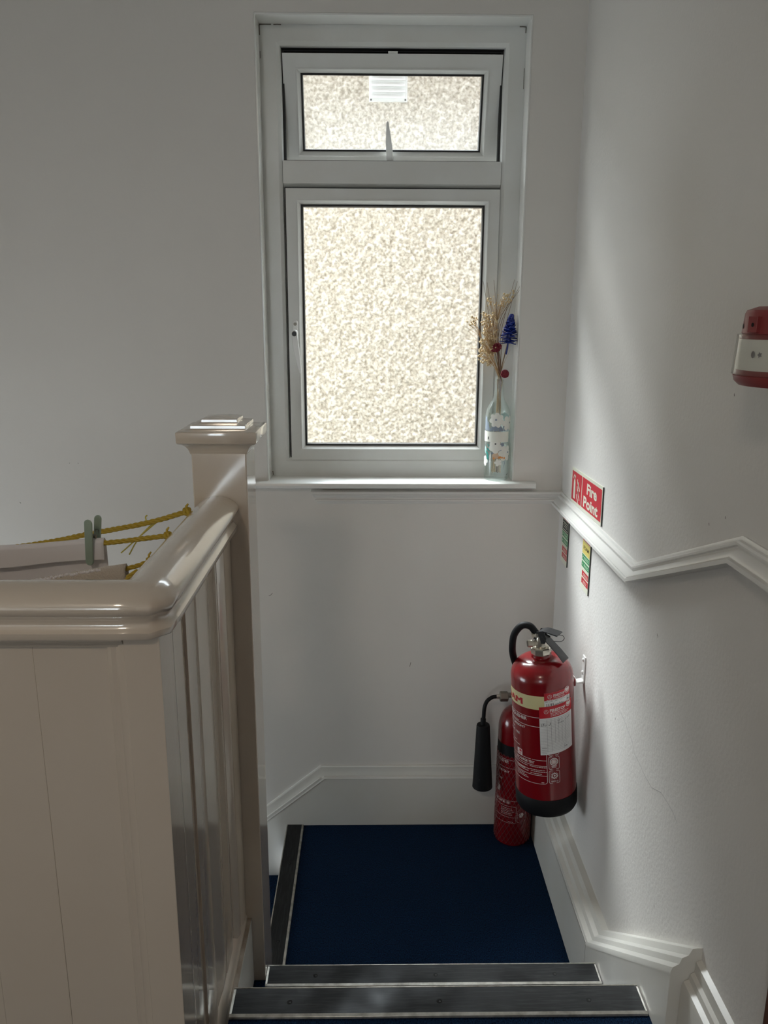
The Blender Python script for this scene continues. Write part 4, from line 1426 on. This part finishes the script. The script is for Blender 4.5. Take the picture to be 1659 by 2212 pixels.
def inbottle(top, foot, k=5, mid=None):
    """stem path from the bottle's foot through its neck to the tip"""
    nk = Vector((bx + rr_.uniform(-0.005, 0.005), by + rr_.uniform(-0.005, 0.005), NZ))
    lo = Vector((bx + foot[0], by + foot[1], SZ + foot[2]))
    pts = [lo, Vector((nk.x * 0.8 + lo.x * 0.2, nk.y * 0.8 + lo.y * 0.2, NZ - 0.06)), nk]
    if mid:
        pts.append(Vector(mid))
    pts.append(Vector(top))
    return smooth_path(pts, k)


# blue pine cone on a stem
pc = thing('blue_pine_cone', 'blue painted pine cone on a stem, in the bottle beside the window reveal', 'dried flower', (0.374, 0.018, 1.487))
MB().tube([(p.x - 0.374, p.y - 0.018, p.z - 1.487) for p in inbottle((0.374, 0.018, 1.490), (0.008, 0.008, 0.02), 6)], 0.0016, 8).build('stem', M['stem'], pc, smooth=60)
MB().tube([(-0.004, 0.001, -0.030), (-0.001, 0.0, -0.012), (0, 0, 0.004)], 0.0022, 8).build('stem_tip', M['bluestem'], pc, smooth=60, label='blue painted top of the stem')
MB().tube([(0, 0, 0.0), (0.003, 0, 0.03), (0.006, 0, 0.060)], [0.007, 0.0075, 0.003], 10).build('core', M['blue'], pc, smooth=60)
sc = MB()
vs = []
for t, w_, h_ in ((0, 0.0022, 0), (0.40, 0.0058, 0.0002), (0.78, 0.0088, 0.0030), (1.0, 0.0062, 0.0060)):
    vs += [(t, -w_, h_), (t, 0, h_ + 0.0012), (t, w_, h_)]
fs = [(i * 3 + k, i * 3 + k + 1, i * 3 + 4 + k, i * 3 + 3 + k) for i in range(3) for k in range(2)]
scales = []
for i in range(46):
    f = i / 45
    ang = i * 2.39996
    Ls = (0.0215 + 0.002 * math.sin(i * 1.7)) * (1.02 + 0.12 * math.sin(PI * min(1, f * 2.0)) - 0.36 * f)
    tilt = math.radians(-34 + 92 * f)
    if not scales:
        me_s = None
    s_ = MB()
    s_.add([(x_ * 0.022, y_, z_) for x_, y_, z_ in vs], fs)
    if me_s is None:
        o = s_.build('scale', M['blue'], pc, smooth=60)
        md = o.modifiers.new('thick', 'SOLIDIFY')
        md.thickness = 0.0016
        me_s = o.data
        first = o
    else:
        o = first.copy()
        COL.objects.link(o)
        o.parent = pc
    o.location = (0.0065 * f, 0, 0.004 + 0.058 * f)
    o.scale = (Ls / 0.022, 1.35 - 0.55 * f, 1)
    o.rotation_euler = (0, -tilt, ang)
    scales.append(o)

# red everlasting flowers
rf = thing('red_everlasting_flower', 'upper red dried flower, clustered, in front of the straw sprigs', 'dried flower', (0.340, 0.010, 1.474))
MB().tube([(p.x - 0.340, p.y - 0.010, p.z - 1.474) for p in inbottle((0.345, 0.012, 1.463), (0.004, -0.006, 0.02), 6)], 0.0011, 6).build('stem', M['redstem'], rf, smooth=60)
hdm = MB()
for i in range(46):
    th, ph = math.acos(1 - 2 * (i + 0.5) / 46), i * 2.39996
    c_ = Vector((0.0125 * math.sin(th) * math.cos(ph), 0.010 * math.sin(th) * math.sin(ph), 0.0115 * math.cos(th)))
    c_.x += 0.35 * c_.z
    hdm.lathe([(0.0006, -0.0030), (0.0030, -0.0015), (0.0034, 0.0006), (0.0018, 0.0026)], 6, c_ + Vector((0.0, 0, 0.001)))
hdm.lathe([(0.002, -0.008), (0.009, -0.004), (0.011, 0.0), (0.008, 0.006), (0.002, 0.009)], 14)
hdm.build('flower_head', M['maroon'], rf, smooth=50)
rf2 = thing('red_disc_flower', 'lower red dried flower, flat and round, leaning over the bottle mouth', 'dried flower', (0.3668, 0.006, 1.4045))
MB().tube([(p.x - 0.3668, p.y - 0.006, p.z - 1.4045) for p in smooth_path([(bx + 0.003, by, SZ + 0.03), (bx + 0.004, by - 0.004, NZ - 0.05), (bx + 0.003, by - 0.008, NZ + 0.004), (0.3668, 0.0075, 1.4045)], 6)], 0.0011, 6).build('stem', M['redstem'], rf2, smooth=60)
hdm = MB()
hdm.lathe([(0.003, 0.004), (0.0095, 0.003), (0.0118, 0.0), (0.0112, -0.002), (0.008, -0.0035), (0.003, -0.004)], 26, (0, 0, 0), 'y')
for i in range(40):
    a = i * 2.39996
    r_ = 0.0108 * math.sqrt((i + 0.5) / 40)
    hdm.lathe([(0.0016, -0.0030), (0.0013, -0.0046), (0.0004, -0.0054)], 5, (r_ * math.cos(a), 0.0008, r_ * math.sin(a)), 'y')
hdm.build('flower_head', M['maroon'], rf2, smooth=50)

# dried grass, straw-coloured seed sprigs
gr = thing('dried_grass', 'bunch of thin dried grass stalks fanning out of the bottle', 'dried grass', (bx, by, SZ))


def stalk(mb, tips, rad, mid=None):
    for tp_ in tips:
        p = inbottle(tp_, (rr_.uniform(-0.012, 0.012), rr_.uniform(-0.012, 0.012), rr_.uniform(0.008, 0.05)), 5, tp_[3] if len(tp_) > 3 else None)
        n = len(p)
        mb.tube([(q.x - bx, q.y - by, q.z - SZ) for q in p], [rad * (1 - 0.7 * i / n) for i in range(n)], 5)


def tips(L):
    return [(x_, 0.012 + rr_.uniform(-0.012, 0.012), z_) for x_, z_ in L]


a_ = MB()
for x_, z_, mx, mz in ((0.299, 1.652, 0.330, 1.50), (0.310, 1.648, 0.336, 1.51), (0.328, 1.655, 0.344, 1.52), (0.392, 1.652, 0.358, 1.50), (0.384, 1.656, 0.352, 1.51), (0.402, 1.645, 0.350, 1.53), (0.398, 1.628, 0.346, 1.54)):
    p = inbottle((x_, 0.012, z_), (rr_.uniform(-0.012, 0.012), rr_.uniform(-0.012, 0.012), 0.02), 5, (mx, 0.016 + rr_.uniform(-0.006, 0.006), mz))
    n = len(p)
    a_.tube([(q.x - bx, q.y - by, q.z - SZ) for q in p], [0.0016 * (1 - 0.75 * i / n) for i in range(n)], 5)
a_.build('dark_stalks', M['stem'], gr, smooth=60)
a_ = MB()
for x_, z_, mx, mz in ((0.232, 1.540, 0.300, 1.500), (0.250, 1.535, 0.305, 1.490), (0.262, 1.52, 0.308, 1.475), (0.245, 1.500, 0.300, 1.485), (0.240, 1.478, 0.305, 1.462), (0.228, 1.455, 0.300, 1.470), (0.280, 1.46, 0.318, 1.44), (0.272, 1.54, 0.312, 1.48),
                     (0.300, 1.55, 0.325, 1.47), (0.318, 1.56, 0.335, 1.48), (0.335, 1.57, 0.343, 1.49), (0.372, 1.50, 0.362, 1.45), (0.380, 1.47, 0.364, 1.43)):
    p = inbottle((x_, rr_.uniform(0.0, 0.022), z_), (rr_.uniform(-0.012, 0.012), rr_.uniform(-0.012, 0.012), 0.02), 6, (mx, rr_.uniform(0.004, 0.022), mz))
    n = len(p)
    a_.tube([(q.x - bx, q.y - by, q.z - SZ) for q in p], [0.0009 * (1 - 0.75 * i / n) for i in range(n)], 5)
a_.build('straw_stalks', M['straw'], gr, smooth=60)
a_ = MB()
a_.tube([(-0.002, -0.004, 0.055), (0.000, 0, 0.20), (0.001, 0.002, 0.285)], [0.0012, 0.003, 0.0075], 8)
a_.build('stalk_bundle', M['stem'], gr, smooth=60)


def sprig(label, name, stem_top, boxc, n):
    r_ = thing(name, label, 'dried flower', (bx, by, SZ))
    sm, sd = MB(), MB()
    base = Vector(stem_top)
    p = inbottle(stem_top, (rr_.uniform(-0.01, 0.01), 0.004, 0.03), 5)
    sm.tube([(q.x - bx, q.y - by, q.z - SZ) for q in p], 0.0010, 5)
    (x0, x1, z0, z1) = boxc
    for i in range(n):
        e_ = Vector((rr_.uniform(x0, x1), rr_.uniform(-0.002, 0.026), rr_.uniform(z0, z1)))
        st0 = base.lerp(e_, 0.15)
        md_ = base.lerp(e_, 0.6) + Vector((rr_.uniform(-0.006, 0.006), rr_.uniform(-0.004, 0.004), rr_.uniform(0, 0.008)))
        sm.tube([q - Vector((bx, by, SZ)) for q in (base, md_, e_)], 0.00045, 4)
        s_ = rr_.uniform(0.0016, 0.0032)
        sd.lathe([(0.3 * s_, -s_), (s_, -0.3 * s_), (0.9 * s_, 0.5 * s_), (0.2 * s_, s_)], 6, e_ - Vector((bx, by, SZ)))
        if rr_.random() < 0.6:
            e2 = e_ + Vector((rr_.uniform(-0.006, 0.006), rr_.uniform(-0.004, 0.004), rr_.uniform(-0.006, 0.006)))
            sd.lathe([(0.3 * s_, -s_), (s_, -0.3 * s_), (0.9 * s_, 0.5 * s_), (0.2 * s_, s_)], 6, e2 - Vector((bx, by, SZ)))
    sm.build('stems', M['straw'], r_, smooth=60)
    s_ = sd.build('seed_heads', M['seed'], r_, smooth=60)
    s_['kind'] = 'stuff'


sprig('top sprig of cream dried blossom, highest in the bottle', 'dried_sprig', (0.340, 0.016, 1.545), (0.312, 0.384, 1.585, 1.622), 34)
sprig('dense straw-coloured dried sprig left of the blue cone', 'dried_sprig', (0.332, 0.012, 1.455), (0.298, 0.340, 1.455, 1.570), 130)
sprig('small pale dried sprig reaching left over the window pane', 'dried_sprig', (0.300, 0.014, 1.500), (0.258, 0.290, 1.535, 1.562), 12)
sprig('low straw-coloured dried sprig just above the bottle mouth', 'dried_sprig', (0.334, 0.016, 1.430), (0.290, 0.330, 1.428, 1.470), 30)

# ------------------------------------------------------------------ clotheslines, peg and washing in the stairwell


def rope(name, label, pts, r_=0.0042, pitch_=0.030, knot=None):
    P = smooth_path(pts, 24)
    # resample
    out, acc = [P[0]], 0
    step = 0.0032
    for a_, b_2 in zip(P, P[1:]):
        L = (b_2 - a_).length
        d = step - acc
        while d <= L:
            out.append(a_.lerp(b_2, d / L))
            d += step
        acc = L - (d - step)
    rt_ = thing(name, label, 'clothesline', tuple(out[0]))
    O = out[0]
    mb = MB()
    for k in range(3):
        q = []
        for i, p in enumerate(out):
            t = (out[min(i + 1, len(out) - 1)] - out[max(i - 1, 0)]).normalized()
            n1 = t.cross(Vector((0, 0, 1))).normalized()
            n2 = t.cross(n1)
            a = 2 * PI * (i * step / pitch_ + k / 3)
            q.append(p - O + (n1 * math.cos(a) + n2 * math.sin(a)) * r_ * 0.5)
        mb.tube(q, r_ * 0.56, 6)
    mb.build('twisted_cord', M['rope'], rt_, smooth=70)
    if knot:
        kb = MB()
        for j in range(3):
            c_ = [Vector((math.cos(a) * knot, math.sin(a) * knot * 0.9, math.sin(a * 2 + j) * knot * 0.4 + (j - 1) * knot * 0.5)) for a in [i * 2 * PI / 10 for i in range(11)]]
            R_ = Matrix.Rotation(j * 1.1, 3, 'X') @ Matrix.Rotation(j * 0.8, 3, 'Y')
            kb.tube([R_ @ v + Vector((-knot * 0.3, 0, 0)) for v in c_], r_ * 0.62, 6)
        kb.tube([(-0.002, 0, 0.002), (-0.001, -0.002, 0.010), (0.002, 0, 0.014)], [r_ * 0.6, r_ * 0.5, r_ * 0.3], 6)
        kb.build('knot', M['rope'], rt_, smooth=70)
    return rt_, O


XA = -0.3245
ra, OA = rope('clothesline', 'farthest yellow rope, tied to the handrail nearest the newel post', [(XA, -0.872, 1.227), (-0.392, -0.878, 1.2085), (-0.490, -0.882, 1.190), (-0.626, -0.886, 1.166), (-1.0, -0.90, 1.125), (-1.5, -0.90, 1.15), (XL + 0.003, -0.90, 1.22)], 0.0048, knot=0.0058)
stt = MB()
for pts in (((-0.372, -0.878, 1.213), (-0.385, -0.876, 1.203), (-0.415, -0.873, 1.178), (-0.446, -0.872, 1.151)), ((-0.376, -0.878, 1.212), (-0.392, -0.872, 1.200), (-0.415, -0.868, 1.176), (-0.433, -0.868, 1.147)), ((-0.395, -0.880, 1.212), (-0.396, -0.880, 1.219), (-0.393, -0.88, 1.222))):
    stt.tube([Vector(p) - OA for p in smooth_path(pts, 5)], 0.0013, 5)
stt.build('loose_strands', M['strand'], ra, smooth=70)
rb, OB = rope('clothesline', 'second yellow rope from the newel post, with the pegged white sheet over it', [(XA, -1.010, 1.2215), (-0.425, -1.005, 1.208), (-0.49, -1.0, 1.203), (-0.605, -0.99, 1.194), (-1.0, -0.98, 1.15), (-1.5, -0.97, 1.17), (XL + 0.003, -0.97, 1.22)], 0.0042, knot=0.0050)
rc, OC = rope('clothesline', 'third yellow rope from the newel post, with the towel over it', [(XA, -1.118, 1.213), (-0.362, -1.110, 1.199), (-0.445, -1.105, 1.183), (-0.525, -1.10, 1.166), (-0.9, -1.09, 1.115), (-1.4, -1.08, 1.14), (XL + 0.003, -1.08, 1.22)], 0.0036, knot=0.0046)
rd, OD = rope('clothesline', 'nearest yellow rope, short end dropping behind the front handrail', [(XA, -1.182, 1.219), (-0.336, -1.186, 1.211), (-0.350, -1.190, 1.199), (-0.42, -1.20, 1.160), (-0.9, -1.20, 1.09), (-1.4, -1.20, 1.11), (XL + 0.003, -1.20, 1.20)], 0.0034)
stt = MB()
stt.tube([Vector(p) - OD for p in smooth_path(((-0.327, -1.180, 1.216), (-0.333, -1.170, 1.214), (-0.345, -1.168, 1.206)), 5)], 0.0013, 5)
stt.build('loose_strands', M['strand'], rd, smooth=70)


def zrope(pts, x):
    for (xa, za), (xb, zb) in zip(pts, pts[1:]):
        if xb <= x <= xa:
            return za + (zb - za) * (x - xa) / (xb - xa)
    return pts[-1][1]


def hung(name, m_, label, cat, x0, x1, topf, yf, front, back, r_, fold, bumpy=0.0, thick=0.0016, parts=None):
    """a cloth folded over a rope: front drop, over the top, back drop"""
    nu = 90
    prof = []
    for t in np.linspace(1, 0, 22):
        prof.append((-r_, -t))
    for a in np.linspace(180, 0, 9)[1:-1]:
        prof.append((r_ * math.cos(math.radians(a)), r_ * math.sin(math.radians(a)) * 1.0 / 0.4))
    for t in np.linspace(0, 1, 22):
        prof.append((r_, -t))
    vs, fs = [], []
    for i in range(nu + 1):
        x = x0 + (x1 - x0) * i / nu
        z0, y0 = topf(x), yf(x)
        for j, (dy, t) in enumerate(prof):
            if t > 0:
                y, z = y0 + dy, z0 + t * 0.4
            else:
                drop = (front(x) if dy < 0 else back(x)) * (-t)
                amp = min(1, drop / 0.12)
                y = y0 + dy * (1 + 0.9 * amp) + fold * amp * (math.sin(x * 34 + (0.8 if dy < 0 else 2.0)) + 0.6 * math.sin(x * 71 + 1.3)) - (0.0015 if dy < 0 else -0.0015)
                z = z0 - drop
            if bumpy:
                y += rng.uniform(-bumpy, bumpy)
                z += rng.uniform(-bumpy, bumpy) * (1.0 if abs(t) < 0.1 else 0.3)
            vs.append((x, y, z))
    m = len(prof)
    for i in range(nu):
        for j in range(m - 1):
            fs.append((i * m + j, i * m + j + 1, (i + 1) * m + j + 1, (i + 1) * m + j))
    mb = MB().add([(x - x0, y - yf(x0), z - topf(x0)) for x, y, z in vs], fs)
    o = mb.build(name, m_, None, smooth=80)
    o.location = (x0, yf(x0), topf(x0))
    md = o.modifiers.new('cloth_thickness', 'SOLIDIFY')
    md.thickness = thick
    md.offset = 0
    return tag(o, label, cat)


zB = [(-0.325, 1.2215), (-0.425, 1.208), (-0.49, 1.203), (-0.605, 1.194), (-1.0, 1.15), (-1.5, 1.17)]
zC = [(-0.325, 1.213), (-0.362, 1.199), (-0.445, 1.183), (-0.525, 1.166), (-0.9, 1.115), (-1.4, 1.14)]
yB = lambda x: -1.010 + (-0.325 - x) * 0.07
yC = lambda x: -1.118 + (-0.325 - x) * 0.10
hung('white_sheet', M['cloth'], 'thin white cotton sheet pegged over the second rope', 'sheet', -0.4285, -1.45,
     lambda x: zrope(zB, x) + 0.001 - 0.006 * math.exp(-((x + 0.548) / 0.03) ** 2) * 0 + 0.0015 * math.sin(x * 25), yB, lambda x: 0.030 + 0.003 * math.sin(x * 18 + 1), lambda x: 0.42, 0.0048, 0.0018)
hung('terry_towel', M['towel'], 'beige terry towel with a looped edge over the third rope', 'towel', -0.3615, -1.30, lambda x: zrope(zC, x) + 0.001, yC, lambda x: 0.38, lambda x: 0.40, 0.0062, 0.003, bumpy=0.0007, thick=0.003)
# looped edge of the towel
lp = MB()
xx = -0.40
while xx > -0.78:
    lp.lathe([(0.0004, -0.0026), (0.0024, -0.0010), (0.0026, 0.0008), (0.0006, 0.0026)], 6, (xx + 0.3615 + rr_.uniform(-0.001, 0.001), yC(xx) - yC(-0.3615) - 0.0045 + rr_.uniform(-0.002, 0.002), zrope(zC, xx) - zrope(zC, -0.3615) + 0.0052 + rr_.uniform(-0.0008, 0.0012)))
    xx -= 0.0030
tw = bpy.data.objects['terry_towel']
e_ = lp.build('looped_edge', M['cloth'], tw, smooth=60)
e_['kind'] = 'stuff'

pg = thing('clothes_peg', 'sage green plastic clothes peg gripping the corner of the white sheet', 'clothes peg', (-0.4475, yB(-0.4475), zrope(zB, -0.4475)), (0, math.radians(5), math.radians(-12)))
lf = MB()
lf.prism(rrect(-0.0066, 0.0066, -0.034, 0.043, 0.0064, 6), -0.0085, -0.0118, lambda u, v, w: (u, w - max(0, (v - 0.005)) * 0.13, v))
lf.build('near_leg', M['peg'], pg, bevel=0.0008)
lf = MB()
lf.prism(rrect(-0.0060, 0.0060, -0.032, 0.043, 0.0058, 6), 0.0085, 0.0118, lambda u, v, w: (u, w + max(0, (v - 0.005)) * 0.13, v))
lf.build('far_leg', M['peg'], pg, bevel=0.0008)
sp = MB().tube([(-0.003, 0.013, 0.006), (-0.003, 0.0115, 0.020), (0.003, 0.0115, 0.020), (0.003, 0.013, 0.006)], 0.0009, 6)
sp.lathe([(0.0032, -0.0055), (0.0032, 0.0055)], 12, (0, 0, 0.012), 'x')
sp.build('spring', M['steel'], pg, smooth=50)

# ------------------------------------------------------------------ small wear on the walls
M['mark'] = mat('wall_mark', (0.16, 0.14, 0.12, 1), 0.8)
M['crack'] = mat('wall_crack', (0.42, 0.41, 0.40, 1), 0.8)
cr = MB()
line(cr, [(-0.649, 0.727), (-0.684, 0.724), (-0.714, 0.714), (-0.748, 0.706), (-0.766, 0.688), (-0.801, 0.685), (-0.835, 0.679), (-0.874, 0.679), (-0.921, 0.699), (-0.953, 0.700), (-0.983, 0.699), (-1.005, 0.692)],
     0.0011, lambda u, v: (XR - 0.0006, u, v))
cr.build('hairline_crack', M['crack'], bpy.data.objects['wall_right'])
sm_ = MB()
for y, z in ((-0.830, 0.979), (-0.834, 0.977), (-0.630, 0.697), (-1.063, 1.267), (-1.007, 1.242), (-1.048, 1.452), (-0.939, 0.468)):
    line(sm_, [(y, z), (y - 0.0015, z - 0.004)], 0.0018, lambda u, v: (XR - 0.0006, u, v))
sm_.build('scuff_marks', M['mark'], bpy.data.objects['wall_right'])['kind'] = 'stuff'
sm_ = MB()
for pts in (((-1.004, 1.040), (-1.001, 1.036)), ((-0.830, 1.153), (-0.828, 1.152)), ((-0.854, 1.153), (-0.852, 1.1525)), ((-0.305, 0.757), (-0.298, 0.760), (-0.294, 0.766)), ((0.113, 0.531), (0.116, 0.545))):
    line(sm_, pts, 0.0014, lambda u, v: (u, -0.0006, v))
sm_.build('scuff_marks', M['mark'], bpy.data.objects['wall_back'])['kind'] = 'stuff'
sm_ = MB()
for (x0, z0, x1, z1, w_) in ((-0.2925, 2.2870, -0.262, 2.2872, 0.0030), (-0.2925, 2.286, -0.2922, 2.262, 0.0026), (-0.2920, 2.225, -0.2918, 2.208, 0.0016), (-0.256, 2.2868, -0.236, 2.2868, 0.0022), (0.3975, 2.2865, 0.380, 2.2870, 0.0026), (0.3968, 2.286, 0.3966, 2.272, 0.0026),
                          (0.3965, 2.19, 0.3962, 2.14, 0.0014), (-0.291, 1.118, -0.2895, 1.106, 0.0020), (0.3965, 1.112, 0.3925, 1.106, 0.0020)):
    line(sm_, [(x0, z0), ((x0 + x1) / 2, (z0 + z1) / 2 + 0.0004), (x1, z1)], w_, lambda u, v: (u, FY - 0.0008, v))
sm_.build('corner_grime', M['mark'], win)['kind'] = 'stuff'

# ------------------------------------------------------------------ fill lamp added on the hall ceiling (behind the camera)
la = thing('fill_lamp', 'unseen round fill lamp added on the hall ceiling behind', 'lamp', (-0.7, -3.3, ZC))
MB().lathe([(0.17, -0.005), (0.175, 0.0)], 32).build('fill_lamp_base', M['white'], la)
ld = bpy.data.lights.new('fill_light', 'AREA')
ld.shape = 'DISK'
ld.size = 0.34
ld.energy = 6.5
ld.color = (1.0, 0.83, 0.66)
lo = bpy.data.objects.new('fill_light', ld)
COL.objects.link(lo)
lo.parent = la
lo.location = (0, 0, -0.09)

# members of the repeated kinds
for o in SC.objects:
    c = o.get('category')
    n = o.name.split('.')[0]
    if n == 'clothesline':
        o['group'] = 'yellow clotheslines over the stairwell'
    elif n == 'stair_nosing':
        o['group'] = 'black stair nosings'
    elif n == 'dried_sprig':
        o['group'] = 'dried sprigs in the bottle'
    elif n in ('foam_sign', 'carbon_dioxide_sign'):
        o['group'] = 'extinguisher signs under the dado rail'
    elif c == 'fire extinguisher':
        o['group'] = 'red fire extinguishers in the corner'
    elif n in ('red_everlasting_flower', 'red_disc_flower'):
        o['group'] = 'red dried flowers in the bottle'
